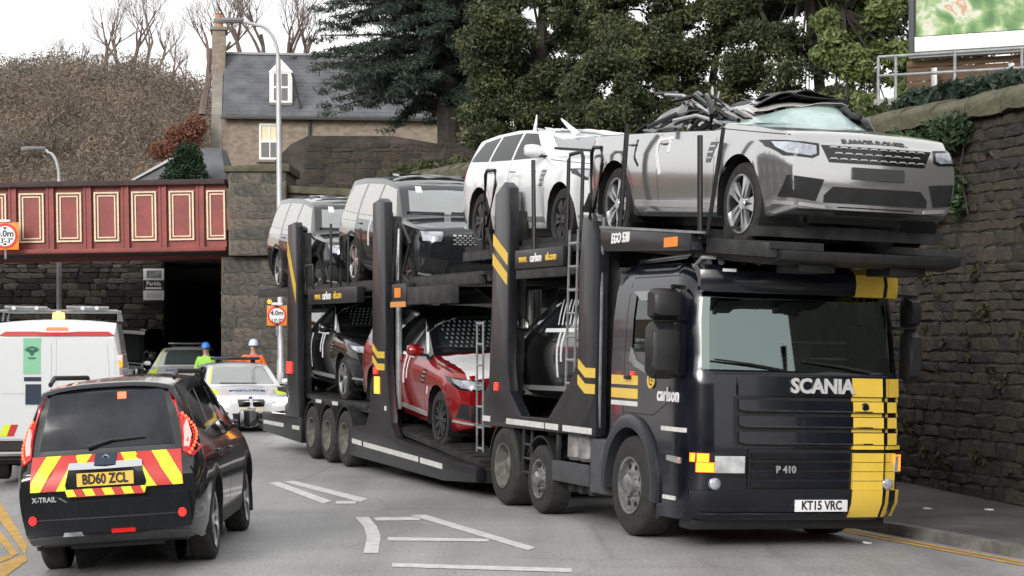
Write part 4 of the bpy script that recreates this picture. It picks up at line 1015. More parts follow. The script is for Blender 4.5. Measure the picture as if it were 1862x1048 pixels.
def rubble_bars(root, n, box_, seed, mats_, r=.018, L=.7, dirx=-.8):
    rg=random.Random(seed)
    for k in range(n):
        p=Vector((rg.uniform(*box_[0]),rg.uniform(*box_[1]),rg.uniform(*box_[2]))); d=Vector((dirx*rg.uniform(.5,1.2),rg.uniform(-.35,.35),rg.uniform(-.28,.28)))*L
        q=p+d*.5+Vector((0,rg.uniform(-.08,.08),rg.uniform(.0,.14)))
        MB().tube([p,q,p+d],[r*rg.uniform(.6,1.4)]*3,6).build('bent_pillar',rg.choice(mats_),root)
rubble_bars(root,22,((-.1,.75),(-.86,-.45),(1.16,1.34)),4,[blackpl,blackgl,bronze,steel],.022,.95)
rubble_bars(root,12,((-.5,.35),(-.85,-.35),(1.26,1.54)),6,[blackpl,blackgl,bronze],.02,.8)
rubble_bars(root,9,((.45,.95),(.62,.92),(1.14,1.36)),9,[blackpl,blackgl,steel],.03,.45)
for k in range(7): crumple('torn_roof_strip',root,[blackgl,blackpl,blackgl,bronze,blackpl,steel,blackpl][k],lambda u,v,k=k:(.62-1.45*u,-.82+.12*v+.16*k,1.22+.015*k+.20*math.sin(math.pi*min(1,u*1.15))*(.55+.06*k)),16,3,.04,30+k,.006,2.5)
MB().tube([(.62,-.86,1.12),(.66,-.88,1.28),(.55,-.86,1.42),(.35,-.8,1.50)],[.03,.035,.03,.02],7).build('bent_pillar',blackgl,root)
MB().tube([(.55,.78,1.16),(.40,.72,1.38),(.25,.66,1.46)],[.04,.035,.03],7).build('bent_pillar',blackgl,root)
strap(root,sh,[(-.36,1.10),(-.40,.98),(-.30,.70)],film,'R',.05); strap(root,sh,[(-.12,1.08),(-.10,.92)],film,'R',.05); strap(root,sh,[(-.95,1.08),(-.95,.88),(-.85,.80)],blackpl,'R',.03); strap(root,sh,[(-.35,1.06),(-.05,1.07)],film,'R',.035)
sh.patch('skid_plate','F',[(-.4,.40),(.4,.40),(.36,.345),(-.36,.345)],steel,root,off=.02)
# 2: white car behind it
root,sh,P=suv('white off-road car with crushed roof between the silver car and the dark ones',on_truck(-4.45,-.02,3.23,.045,sc_=.99),'sport',carwhite,dalloy,'y',crushed=.70,sidewin=sidedark)
for k in range(5): crumple('torn_roof_edge',root,[carwhite,carwhite,silver,carwhite,blackpl][k],lambda u,v,k=k:(.22-.30*k+.10*u-.12*v,-.55+1.12*u,1.53+.03*v+.025*math.sin(k+4*u)),16,4,.035,40+k,.006,3.5)
MB().tube([(.35,-.30,1.50),(.05,-.42,1.72)],[.05,.012],6).build('bent_trim',carwhite,root); MB().tube([(-.28,-.66,1.55),(-.33,-.62,1.78)],[.03,.008],6).build('bent_trim',carwhite,root)
crumple('torn_side_trim',root,blackpl,lambda u,v:(.3-.35*u,-.70-.05*v,1.20+.32*v*u+.08*v),8,6,.05,49,.006,3)
seam(sh,[(.62,1.0),(.60,.86)],root,'R',.03)
# 3, 4: dark cars on the trailer's upper deck
root,sh,P=suv('dark grey off-road car with checked chrome grille on the trailer top deck',on_truck(-10.75,.08,2.80,.095),'tall',cardark,alloy,'five',sidewin=creamfilm)
for q in ([(.80,1.10),(-.30,1.10),(-.32,1.165),(.78,1.165)],[(-.38,1.10),(-1.24,1.10),(-1.26,1.165),(-.40,1.165)],[(-1.32,1.06),(-2.25,1.06),(-2.2,1.185),(-1.34,1.165)],[(-1.32,.80),(-2.3,.84),(-2.3,1.05),(-1.32,1.05)]): sh.both('side_film',q,creamfilm,root,off=.004,res=.12)
sh.patch('screen_label','F',[(-.52,1.58),(-.42,1.58),(-.41,1.67),(-.50,1.67)],film,root,off=.007)
sh.patch('chrome_strip','F',[(-.45,.335),(.45,.335),(.45,.36),(-.45,.36)],chrome,root,off=.02)
hood_text(root,sh,'RANGE ROVER',.085,silver,2.2,.01)
for k in range(3): crumple('torn_roof_edge',root,[silver,cardark,silver][k],lambda u,v,k=k:(.12-.35*k,-.58+1.16*u,1.80+.03*v+.02*math.sin(5*u+k)),18,3,.025,60+k,.005,4)
strap(root,sh,[(-.5,1.1),(-.5,.7)],film,'R',.05)
root,sh,P=suv('dark off-road car at the tail end of the trailer top deck',on_truck(-16.0,.08,2.80,.09),'tall',carblack,alloy,'five',sidewin=creamfilm)
for q in ([(.80,1.10),(-.30,1.10),(-.32,1.165),(.78,1.165)],[(-.38,1.10),(-1.24,1.10),(-1.26,1.165),(-.40,1.165)],[(-1.32,1.06),(-2.25,1.06),(-2.2,1.185),(-1.34,1.165)],[(-1.32,.80),(-2.3,.84),(-2.3,1.05),(-1.32,1.05)]): sh.both('side_film',q,creamfilm,root,off=.004,res=.12)
sh.patch('screen_label','F',[(-.52,1.56),(-.42,1.56),(-.41,1.66),(-.50,1.66)],film,root,off=.007)
for k in range(3): crumple('torn_roof_edge',root,[silver,carblack,silver][k],lambda u,v,k=k:(.12-.4*k,-.58+1.16*u,1.79+.03*v),18,3,.035,70+k,.005,4)
sh.patch('chrome_strip','F',[(-.45,.335),(.45,.335),(.45,.36),(-.45,.36)],chrome,root,off=.02)
# 5: car below, behind the cab, loaded backwards
root,sh,P=suv('black car loaded backwards inside the lorry behind the cab',on_truck(-3.35,0,1.10,.0,rev=True,sc_=.95),'sport',carblack,blackpl,'five',group='cars carried on the transporter')
for q in ([(-.36,1.16),(-.36,.55)],[(-.50,1.12),(-.50,.75)],[(.2,1.15),(-.9,1.15)]): strap(root,sh,q,film,'L',.05)
for k in range(6): strap(root,sh,[(-.2-.13*k,1.22),(-.05-.13*k,1.55)],film,'L',.03)
sh.patch('tail_light_side','L',[(-2.2,.95),(-2.05,.95),(-2.05,1.03),(-2.2,1.03)],red_on,root,off=.01)  # glowing red patch standing for the car's tail light
# 6: red car on the trailer's lower deck
dots = mat('dark_dotted_film',(.012,.018,.020),.15,coat=.5)
root,sh,P=suv('red off-road car with white film over its bonnet on the trailer lower deck',on_truck(-8.85,.0,.64,.075,sc_=1.06),'sport',carred,dalloy,'multi',screen=dots,top=carblack)
def vt(x,y,off): 
    p,n=sh.hit('T',x,y); return p+n*off
mb=MB(); mb.loft([[vt(2.27-1.18*i/14, -.80+1.6*j/14, .012+.008*math.sin(3*j+2*i)) for j in range(15)] for i in range(15)],closed=False,caps=False); mb.build('bonnet_film',film,root,smooth=60)
dots_on(sh,root,1.30,7,17,0)
sh.patch('screen_label','F',[(.22,1.36),(.52,1.36),(.50,1.50),(.22,1.50)],mat('pale_blue_label',(.35,.45,.45),.5),root,off=.010)
strap(root,sh,[(.80,1.20),(.22,1.62)],film,'R',.05); strap(root,sh,[(.0,1.12),(-.02,.72)],film,'R',.05); strap(root,sh,[(.14,1.10),(.12,.80)],film,'R',.035); strap(root,sh,[(-.2,1.13),(.3,1.12)],film,'R',.04)
strap(root,sh,[(1.08,.78),(1.05,.68)],film,'R',.03)
# 7: black car on the trailer's lower rear deck
root,sh,P=suv('black off-road car above the three trailer axles on the lower deck',on_truck(-14.1,.0,1.04,.03,sc_=.97),'sport',carblack,alloy,'five',screen=dots)
dots_on(sh,root,1.32,6,16,0)
strap(root,sh,[(.80,1.20),(.22,1.62)],film,'R',.05); strap(root,sh,[(.28,1.12),(.27,.70)],film,'R',.05); strap(root,sh,[(.14,1.12),(.13,.80)],film,'R',.04); strap(root,sh,[(-.55,1.12),(-.56,.5)],film,'R',.06); strap(root,sh,[(.5,1.14),(-.2,1.15)],film,'R',.045)
# ================================================================ the lorry
class CabShell(Shell):
    def __init__(s): pass
cabS=CabShell(); cabS.P={'W':1.26,'xf':1.45,'xr':-.6}
truck=thing('car_transporter_lorry','dark navy car transporter lorry with yellow stripes down its cab front','lorry',TM)
def cab():
    zr=[.27,.33,.40,.47,.58,.72,.84,.96,1.08,1.2,1.35,1.5,1.64,1.76,1.80,1.95,2.1,2.3,2.5,2.60,2.66,2.74,2.82,2.89,2.93]
    xf=[(.27,1.30),(.33,1.39),(.40,1.43),(.47,1.46),(.58,1.47),(.96,1.48),(1.35,1.46),(1.76,1.43),(1.8,1.41),(2.6,1.30),(2.74,1.22),(2.82,1.12),(2.89,.98),(2.93,.8)]
    hwt=[(.27,1.21),(.40,1.24),(1.76,1.25),(2.3,1.235),(2.6,1.20),(2.74,1.16),(2.82,1.11),(2.89,1.03),(2.93,.9)]
    sx=[-.58,-.45,-.30,-.20,-.05,.12,.3,.5,.7,.9,1.02]
    bm=bmesh.new(); G=[]
    rc=.30
    for z in zr:
        X=interp(xf,z); H=interp(hwt,z); half=[]
        for x in sx: half.append((min(x,X-rc),-H))
        for k in range(1,7):
            a=R(90*k/6); half.append((X-rc+rc*math.sin(a),-H+rc-rc*math.cos(a)))
        yy=H-rc
        for k in range(1,5): half.append((X+.03*(1-((4-k)/4)**2),-yy*(1-k/4)))
        full=half+[(x,-y) for x,y in half[-2::-1]]
        G.append([bm.verts.new((x,y,z)) for x,y in full])
    m=len(G[0]); ns=len(sx); ar=.69; keepfaces={}
    for i in range(len(zr)-1):
        for k in range(m-1): keepfaces[(i,k)]=bm.faces.new([G[i][k],G[i][k+1],G[i+1][k+1],G[i+1][k]])
    for i in range(len(zr)-1): keepfaces[(i,'r')]=bm.faces.new([G[i][m-1],G[i][0],G[i+1][0],G[i+1][m-1]])
    top=bm.faces.new(G[-1])
    bmesh.ops.recalc_face_normals(bm,faces=bm.faces)
    cabS.bvh=BVHTree.FromBMesh(bm)
    zi=lambda z: zr.index(z)
    ws=[(i,k) for i in range(zi(1.80),zi(2.60)) for k in range(ns+3,m-1-ns-3)]
    def sidek(k): return k if k<ns else m-2-k
    sw=[(i,k) for i in range(zi(1.95),zi(2.60)) for k in list(range(4,10))+[m-2-q for q in range(4,10)]]
    co={v:v.co.copy() for r_ in G for v in r_}
    def pane(cells,name,m_,inset,pred=lambda c:True):
        mb=MB()
        for c in cells:
            if not pred(c): continue
            f=keepfaces[c]; n=f.normal; mb.bm.faces.new([mb.bm.verts.new(v.co-n*inset) for v in f.verts])
        return mb.build(name,m_,truck,smooth=60)
    bm.normal_update()
    cg=glassmat('cab_windscreen_glass',(.50,.57,.55),.20,(.72,.88,.84)); sgl=glassmat('cab_side_glass',(.25,.27,.28),.05)
    pane(ws,'windscreen',cg,.012)
    pane(sw,'side_window',sgl,.012,lambda c:c[1]<m//2); pane(sw,'side_window',sgl,.012,lambda c:c[1]>m//2)
    dead=[keepfaces[c] for c in ws+sw]
    ins=set()
    for row in G:
        for v in row:
            if math.hypot(v.co.x,v.co.z-.55)<ar and abs(v.co.y)>.9: ins.add(v)
            if v.co.x<0 and v.co.z<.8 : ins.add(v)
    dead+=[f for f in bm.faces if all(v in ins for v in f.verts) and f not in dead]
    bmesh.ops.delete(bm,geom=dead,context='FACES')
    for v in bm.verts:
        if v in ins and v.link_faces:
            dd=math.hypot(v.co.x,v.co.z-.55)
            if dd<ar and dd>1e-5: v.co.x*=ar/dd; v.co.z=.55+(v.co.z-.55)*ar/dd
    bmesh.ops.delete(bm,geom=[v for v in bm.verts if not v.link_faces],context='VERTS')
    me=bpy.data.meshes.new('cab'); bm.to_mesh(me); bm.free(); me.polygons.foreach_set('use_smooth',[True]*len(me.polygons)); me.set_sharp_from_angle(angle=R(40))
    link('cab',me,navy,truck)
cab()
# interior
box('dashboard',(.55,-1.1,1.45),(1.22,1.1,1.84),blackpl,truck,.05); box('cab_floor',(-.5,-1.15,1.1),(1.3,1.15,1.2),blackpl,truck); box('rear_bulkhead',(-.56,-1.18,1.1),(-.5,1.18,2.8),mat('cab_trim',(.06,.06,.062),.8),truck)
for y in (-.62,.62):
    s_=MB().box((-.35,y-.26,1.35),(.25,y+.26,1.55)).build('seat',mat('seat_fabric',(.035,.035,.04),.9),truck,.05); MB().box((-.42,y-.24,1.5),(-.25,y+.24,2.25),).build('seat_back',MATS['seat_fabric'],s_,.06); box('headrest',(-.42,y-.14,2.3),(-.3,y+.14,2.5),MATS['seat_fabric'],s_,.04)
MB().lathe([(.21+.02*math.cos(a),.02*math.sin(a)) for a in [R(k*45) for k in range(8)]],24,'z',closed=True).build('steering_wheel',blackpl,truck,M=Matrix.Translation((.52,-.62,1.93)) @ Matrix.Rotation(R(35),4,'Y'))
MB().prism([(.15,1.84),(.22,2.12),(.45,1.84)],.95,1.0,'x').build('dashboard_folder',blackpl,truck)
for z_ in (1.93,2.1): MB().tube([(1.02,-.05,z_),(1.02,.75,z_)],.012,6).build('dashboard_rail',silver,truck)
MB().tube([(-.45,.25,1.2),(-.3,.3,2.3),(.2,.32,2.75)],.05,8).build('cab_pillar_trim',mat('cab_trim',(.06,.06,.062),.8),truck)
# sun visor
def vring(y,sc_=0):
    x=1.50-.16*(abs(y)/1.14)**5; return [(x-.20,y,2.865+sc_),(x-.06,y,2.855+sc_),(x+.02+sc_,y,2.80+sc_*.5),(x+.045+sc_,y,2.70),(x+.02+sc_,y,2.585-sc_),(x-.02,y,2.58-sc_),(x-.03,y,2.70),(x-.10,y,2.80)]
def yl(a,b,n): return [a+(b-a)*i/n for i in range(n+1)]
MB().loft([vring(y) for y in yl(-1.14,1.14,28)]).build('sun_visor',navy,truck,smooth=30)
MB().loft([vring(y,.005) for y in yl(.55,.90,6)]).build('visor_stripe',yellow,truck,smooth=30); MB().loft([vring(y,.005) for y in yl(.955,1.13,6)]).build('visor_stripe',yellow,truck,smooth=30)
box('visor_badge',(1.545,-.98,2.78),(1.552,-.83,2.81),whitep,truck,0)
for s_ in (-1,1): MB().tube([(1.2,s_*1.13,2.83),(1.38,s_*1.13,2.92),(1.42,s_*1.0,2.92)],.02,8).build('roof_rail',lightsteel,truck)
MB().prism([(-.55,2.90),(.75,2.93),(.9,2.99),(-.5,2.97)],-1.0,1.0,'y').build('roof_fairing',navy,truck,.02)
# grille slats and bumper
pf=lambda n,poly,m_,off=.01,par=truck,**k: cabS.patch(n,'F',poly,m_,par,off=off,res=.12,**k)
rect=lambda a,b,c,d:[(a,c),(b,c),(b,d),(a,d)]
pf('grille_recess',rect(-.78,1.0,1.03,1.53),blackpl,.004)
for z0,z1 in ((1.385,1.50),(1.225,1.34),(1.055,1.18)):
    sl=pf('grille_slat',[(-.74,z0+.02),(-.66,z0),(.98,z0),(.98,z1),(-.74,z1)],navy,.045)
    pf('slat_edge',rect(-.66,.95,z0+.004,z0+.016),steel,.05,sl)
    for a,b in ((.56,.925),(.975,1.10)): pf('yellow_stripe',rect(a,b,z0+.004,z1-.003),yellow,.050)
pf('scania_panel',rect(-.74,1.0,1.545,1.745),navy,.03)
pf('lower_grille',rect(-.62,.95,.60,1.0),blackpl,.02)
for k in range(4):
    z0=.62+k*.096; pf('lower_slat',rect(-.60,.52,z0,z0+.062),navy,.045)
    for a,b in ((.56,.925),(.975,1.08)): pf('yellow_stripe',rect(a,b,z0-.026,z0+.064),yellow,.052)
pf('bumper',[(-1.2,.31),(1.2,.31),(1.2,.58),(.9,.60),(-.9,.60),(-1.2,.58)],navy,.05)
for a,b in ((.56,.925),(.975,1.17)):
    pf('yellow_stripe',rect(a,b,.315,.592),yellow,.058); pf('yellow_stripe',rect(a,b,1.55,1.74),yellow,.037); pf('yellow_stripe',rect(a,b,1.01,1.05),yellow,.05)
    pf('yellow_stripe',rect(a,b,1.185,1.222),yellow,.012); pf('yellow_stripe',rect(a,b,1.343,1.382),yellow,.012); pf('yellow_stripe',rect(a,b,1.503,1.545),yellow,.012)
pf('bumper_lip',rect(-1.1,.5,.345,.358),steel,.058)
pl=box('number_plate',(1.53,-.10,.375),(1.555,.50,.495),whitep,truck,.004)
def ftext(body,size,m_,y,z,off,par=truck,bold=.02,ext=.004,sx=1,name='lettering',shear=0):
    p,n=cabS.hit('F',y,z); text(name,body,size,m_,par,frame_M((p.x+off,y,z),(0,1,0),(0,0,1)),ext,bold,shear,sx=sx)
text('lettering','KT15 VRC',.125,blacktx,pl,frame_M((1.557,.20,.436),(0,1,0),(0,0,1)),.002,.025,0,'CENTER',.84)
ftext('SCANIA',.205,mat('bright_letter_metal',(.72,.73,.74),.25,.35),.20,1.645,.046,truck,.035,.01,1.0)
ftext('P 410',.10,silver,-.22,.80,.055,truck,.03)
MB().lathe([(0,0),(.055,0),(.05,.012),(0,.014)],20,'x',(1.505,.70,1.44)).build('emblem',chrome,truck); MB().lathe([(0,0),(.036,0),(.03,.006),(0,.007)],16,'x',(1.519,.70,1.44)).build('emblem_centre',navy,truck)
for s_ in (-1,1):
    S_=lambda pl_: pl_ if s_>0 else [(-u,v) for u,v in pl_][::-1]
    h=pf('headlight',S_([(1.06,.76),(1.19,.77),(1.19,.97),(1.06,.96)]) if s_>0 else S_([(.66,.74),(1.17,.76),(1.17,.97),(.66,.95)]),blackgl,.05)
    pf('lens',S_(rect(1.07,1.14,.78,.945) if s_>0 else rect(.68,1.0,.765,.935)),mat('truck_lamp_lens',(.62,.64,.66),.12,.2,coat=.8,var=.4,vs=6),.058,h); pf('indicator',S_(rect(1.15,1.20,.785,.88) if s_>0 else rect(1.01,1.16,.77,.865)),orange_on,.062,h); pf('indicator',S_(rect(1.06,1.2,.87,.955)),orange_on,.060,h)
    p,n=cabS.hit('F',s_*.98,.66); MB().lathe([(0,.012),(.035,.014),(.055,.005),(.06,0),(.06,-.04)],20,'x',(p.x+.055,s_*.99,.655)).build('fog_light',clear_lens,truck)
    ax='L' if s_>0 else 'R'
    cabS.patch('side_light_bar',ax,[(.95,.86),(1.22,.84),(1.22,.90),(.95,.91)],silver,truck,off=.03)
    cabS.patch('reflector',ax,rect(.76,1.3,1.155,1.2),reflw,truck,off=.008); cabS.patch('step_reflector',ax,rect(.85,1.12,.46,.50),reflw,truck,off=.02)
    # door outline, stripes at the back of the cab
    seam(cabS,[(-.22,2.75),(-.24,1.22)],truck,ax,.012,blackpl); seam(cabS,[(-.22,2.75),(1.0,2.75)],truck,ax,.012,blackpl); seam(cabS,[(-.2,1.3),(.55,1.3),(1.05,1.5),(1.1,1.8)],truck,ax,.012,blackpl)
    for z0,z1,m_ in ((1.60,1.70,yellow),(1.455,1.56,yellow),(1.375,1.425,reflw)): cabS.patch('cab_stripe',ax,rect(-.56,.14,z0,z1),m_,truck,off=.006,res=.15)
    cabS.patch('marker_light',ax,rect(-.02,.03,1.705,1.74),red_on,truck,off=.02)
    cabS.patch('window_trim',ax,[(-.10,1.86),(.05,1.80),(.42,1.72),(.42,1.78),(.10,1.86),(-.06,2.0)],lightsteel,truck,off=.012)
    # front wheel arch
    rr_=[]
    for a in [R(k) for k in range(-12,193,8)]:
        c_,q=math.cos(a),math.sin(a); rr_.append([(c_*.60,s_*.98,.55+q*.60),(c_*.60,s_*1.29,.55+q*.60),(c_*.66,s_*1.305,.55+q*.66),(c_*.735,s_*1.28,.55+q*.735),(c_*.735,s_*.98,.55+q*.735)])
    MB().loft(rr_).build('wheel_arch',mat('arch_plastic',(.03,.032,.04),.35,coat=.2),truck,smooth=40)
    # mirrors
    mm=MB().loft([[(1.30+dx*.13*k,s_*(1.34+.30*t if s_<0 else 1.28+.14*t),2.44+dz*.16*k) for dx,dz in ((-1,-.9),(-1,.9),(-.2,1),(.8,.7),(1,0),(.8,-.7),(-.2,-1))] for t,k in ((0,.8),(.12,1),(.85,1),(1,.75))]).build('mirror',blackpl,truck,smooth=40)
    MB().loft([[(1.30+dx*.13*k,s_*(1.36+.29*t if s_<0 else 1.29+.14*t),1.98+dz*.29*k) for dx,dz in ((-1,-.9),(-1,.9),(-.2,1),(.8,.7),(1,0),(.8,-.7),(-.2,-1))] for t,k in ((0,.85),(.12,1),(.85,1),(1,.8))]).build('mirror',blackpl,truck,smooth=40)
    for z_ in (2.62,2.28,1.72): MB().tube([(1.12,s_*1.2,z_),(1.28,s_*1.34,z_),(1.30,s_*1.42,z_)],.022,8).build('mirror_arm',blackpl,truck)
    MB().prism([(-.05,2.60),(.75,2.60),(.55,2.50),(.15,2.50)],s_*1.225,s_*1.24,'y').build('window_deflector',mat('pale_deflector',(.3,.31,.33),.4),truck) if s_<0 else None
def rtext(body,size,m_,x,z,y,par=truck,bold=.02,ext=.004,shear=0,sx=1,align='CENTER'):
    text('lettering',body,size,m_,par,frame_M((x,y,z),(1,0,0),(0,0,1)),ext,bold,shear,align,sx)
rtext('carlson',.20,whitetx,.93,1.52,-1.262,bold=.025,sx=.92)
MB().lathe([(.06,0),(.085,0),(.085,.012),(.06,.012)],24,'y',(.50,-1.27,1.66),True).build('logo_ring',yellow,truck); rtext('c',.12,yellow,.50,1.665,-1.262,bold=.03)
text('lettering','carlson',.20,whitetx,truck,frame_M((.93,1.262,1.52),(-1,0,0),(0,0,1)),.004,.025)
box('cab_handle',(-.16,-1.29,1.66),(-.02,-1.25,1.70),blackpl,truck)
box('underrun_beam',(.95,-1.12,.17),(1.25,1.12,.33),blackpl,truck,.03)
for y0 in (-.95,.05):
    MB().tube([(1.44,y0+.75,1.80),(1.47,y0+.35,1.86),(1.455,y0-.05,1.90)],[.016,.012,.010],6).build('wiper',blackpl,truck)
cabS.patch('cab_panel_gap','F',[(-1.0,1.755),(1.0,1.755),(1.0,1.765),(-1.0,1.765)],blacktx,truck,off=.004,res=.12,bury=.002)
# chassis and running gear
for y in (-.42,.42): box('chassis_rail',(-5.1,y-.06,.72),(1.2,y+.06,.98),steel,truck)
TWH={}
def truck_wheel(par,x,s_,r,w_,rimm,deep,yface=1.245):
    key=(r,w_,deep,rimm.name)
    if key not in TWH:
        rr=r*.56
        t=MB().lathe([(rr,-w_/2),(r*.80,-w_/2-.006),(r*.93,-w_/2),(r*.985,-w_*.44),(r,-w_*.36),(r,w_*.36),(r*.985,w_*.44),(r*.9,w_/2),(rr,w_/2)],44,'y',closed=True); 
        tm=t.mesh('wheel',0,40); tm.materials.append(rubber)
        d=.02 if not deep else .13
        q=MB().lathe([(rr*1.02,-w_/2),(rr*1.03,-w_/2-.014),(rr*.95,-w_/2-.008),(rr*.92,-w_/2+.05),(rr*.80,-w_/2+d+.02),(rr*.55,-w_/2+d),(rr*.42,-w_/2+d-.01),(rr*.40,-w_/2+d-.06),(rr*.26,-w_/2+d-.085),(0,-w_/2+d-.09)],36,'y',caps=False).mesh('rim',0,30); q.materials.append(rimm)
        h=MB()
        for k in range(10):
            a=2*math.pi*k/10; h.lathe([(0,0),(.016,0),(.016,.03),(0,.03)],8,'y',(math.cos(a)*rr*.5,-w_/2+d-.03,math.sin(a)*rr*.5))
        hm=h.mesh('wheel_nuts',0,30); hm.materials.append(lightsteel)
        v=MB()
        for k in range(8):
            a=2*math.pi*(k+.5)/8; v.lathe([(0,0),(.03,0),(.03,.012),(0,.012)],10,'y',(math.cos(a)*rr*.70,-w_/2+d+.002,math.sin(a)*rr*.70))
        vm=v.mesh('vent_holes',0,30); vm.materials.append(blacktx)
        TWH[key]=(tm,q,hm,vm)
    tm,q,hm,vm=TWH[key]
    M=Matrix.Translation((x,s_*(yface-w_/2),r)) @ (Matrix.Identity(4) if s_<0 else Matrix.Rotation(math.pi,4,'Z'))
    o=link('wheel',tm,None,par,M); link('rim',q,None,o); link('wheel_nuts',hm,None,o)['kind']='stuff'; link('vent_holes',vm,None,o)['kind']='stuff'; return o
grimy=mat('grimy_rim',(.20,.19,.17),.5,.4,var=.5,vs=8); dullalloy=mat('dull_alloy_rim',(.34,.34,.33),.35,.7,var=.4,vs=9)
for s_ in (-1,1):
    truck_wheel(truck,0,s_,.53,.34,dullalloy,False); truck_wheel(truck,-2.75,s_,.405,.28,dullalloy,False,1.22); truck_wheel(truck,-3.95,s_,.49,.42,grimy,True)
for x in (0,-2.75,-3.95): MB().tube([(x,-1.0,.48 if x else .53),(x,1.0,.48 if x else .53)],.08,10).build('axle',steel,truck)
def mudguard(par,x,s_,r,z,y0,y1,a0=10,a1=170,m_=blackpl):
    rr_=[]
    for a in [R(k) for k in range(a0,a1+1,10)]:
        c_,q=math.cos(a),math.sin(a); rr_.append([(x+c_*(r+.06),s_*y0,z+q*(r+.06)),(x+c_*(r+.06),s_*y1,z+q*(r+.06)),(x+c_*(r+.085),s_*y1,z+q*(r+.085)),(x+c_*(r+.085),s_*y0,z+q*(r+.085))])
    MB().loft(rr_).build('mudguard',m_,par,smooth=40)
for s_ in (-1,1): mudguard(truck,-3.95,s_,.49,.47,.8,1.24); mudguard(truck,-2.75,s_,.42,.42,.85,1.22,30,150)
for s_ in (-1,1):
    Y=lambda a:(min(s_*a,s_*1.25),max(s_*a,s_*1.25))
    box('tank_box',(-1.22,min(s_*.7,s_*1.22),.36),(-.70,max(s_*.7,s_*1.22),.98),mat('tank_grey',(.09,.092,.10),.5,.3,var=.25,vs=3),truck,.05)
    for k,x in enumerate((-1.95,-1.62)): MB().lathe([(0,-.0),(.10,0),(.13,.04),(.13,.30),(.10,.34),(0,.34)],18,'z',(x,s_*1.05,.68)).build('air_tank',mat('tank_dull',(.28,.28,.27),.5,.4,var=.4,vs=6),truck)
    box('side_guard',(-2.35,min(s_*1.16,s_*1.22),.42),(-1.25,max(s_*1.16,s_*1.22),.66),mat('tank_grey',(.09,.092,.10),.5,.3,var=.25,vs=3),truck,.01)
    box('side_guard_post',(-2.32,min(s_*1.14,s_*1.19),.6),(-2.26,max(s_*1.14,s_*1.19),1.0),steel,truck,.01)
    for x in (-2.05,-1.75,-1.45): MB().lathe([(0,0),(.10,0),(.10,.4),(0,.4)],14,'y',(x,(.7 if s_>0 else -1.1),.40)).build('silencer_can',steel,truck)
    # ladder by the wheels
    lz=[(-3.32,.45),(-3.05,.45)]
    for x in (-3.36,-3.08): MB().tube([(x,s_*1.20,.42),(x,s_*1.20,.98)],.02,6).build('step_rail',steel,truck)
    for z_ in (.45,.62,.79): MB().tube([(-3.36,s_*1.20,z_),(-3.08,s_*1.20,z_)],.018,6).build('step_rung',steel,truck)
    for a,b in ((-4.75,-4.45),(-3.85,-2.55),(-2.5,-2.1),(-1.95,-1.08)): box('reflective_strip',(a,min(s_*1.255,s_*1.262),1.015),(b,max(s_*1.255,s_*1.262),1.085),reflw,truck,0)
    # side frame with its two posts
    poly=[(-4.85,.96),(-.98,1.0),(-1.0,1.45),(-1.02,3.05),(-1.22,3.40),(-1.52,3.47),(-1.60,2.8),(-1.56,1.85),(-1.75,1.62),(-2.45,1.14),(-3.35,1.13),(-3.80,1.42),(-3.92,1.75),(-3.94,3.55),(-3.98,3.98),(-4.16,4.06),(-4.50,3.92),(-4.56,1.5),(-4.85,1.3)]
    MB().prism(poly,s_*1.12,s_*1.25,'y').build('side_frame',charcoal,truck,.012,smooth=30)
    MB().box((-4.40,min(s_*.95,s_*1.12),1.0),(-4.08,max(s_*.95,s_*1.12),3.7)).build('post_inner',steel,truck,.02); MB().box((-1.42,min(s_*.95,s_*1.12),1.0),(-1.12,max(s_*.95,s_*1.12),3.3)).build('post_inner',steel,truck,.02)
    MB().tube([(-4.24,s_*1.03,1.3),(-4.24,s_*1.03,3.95)],.055,10).build('lifting_ram',lightsteel,truck)
    ys=(min(s_*1.252,s_*1.257),max(s_*1.252,s_*1.257))
    for z0 in (3.42,3.17): MB().prism([(-4.52,z0),(-4.52,z0-.15),(-3.97,z0-.42),(-3.97,z0-.27)],ys[0],ys[1],'y').build('yellow_chevron',yellow,truck)
    for z0 in (1.86,1.68): MB().prism([(-1.54,z0),(-1.54,z0-.11),(-1.32,z0-.21),(-1.03,z0-.21),(-1.03,z0-.10),(-1.32,z0-.10)],ys[0],ys[1],'y').build('yellow_chevron',yellow,truck)
    box('marker_light',(-4.32,ys[0]-.01,1.42),(-4.22,ys[1]+.01,1.52),red_on,truck)
    # ladder up the front post
    for x in (-1.98,-1.72): MB().tube([(x,s_*1.22,1.25),(x,s_*1.22,3.35)],.016,6).build('ladder_rail',lightsteel,truck)
    for k in range(8): MB().tube([(-1.98,s_*1.22,1.3+k*.27),(-1.70,s_*1.22,1.3+k*.27)],.018,6).build('ladder_rung',lightsteel,truck)
    MB().tube([(-1.02,s_*1.2,3.45),(-1.04,s_*1.2,2.9),(-1.0,s_*1.21,2.5),(-1.0,s_*1.2,1.1)],.018,6).build('hose',lightsteel,truck)
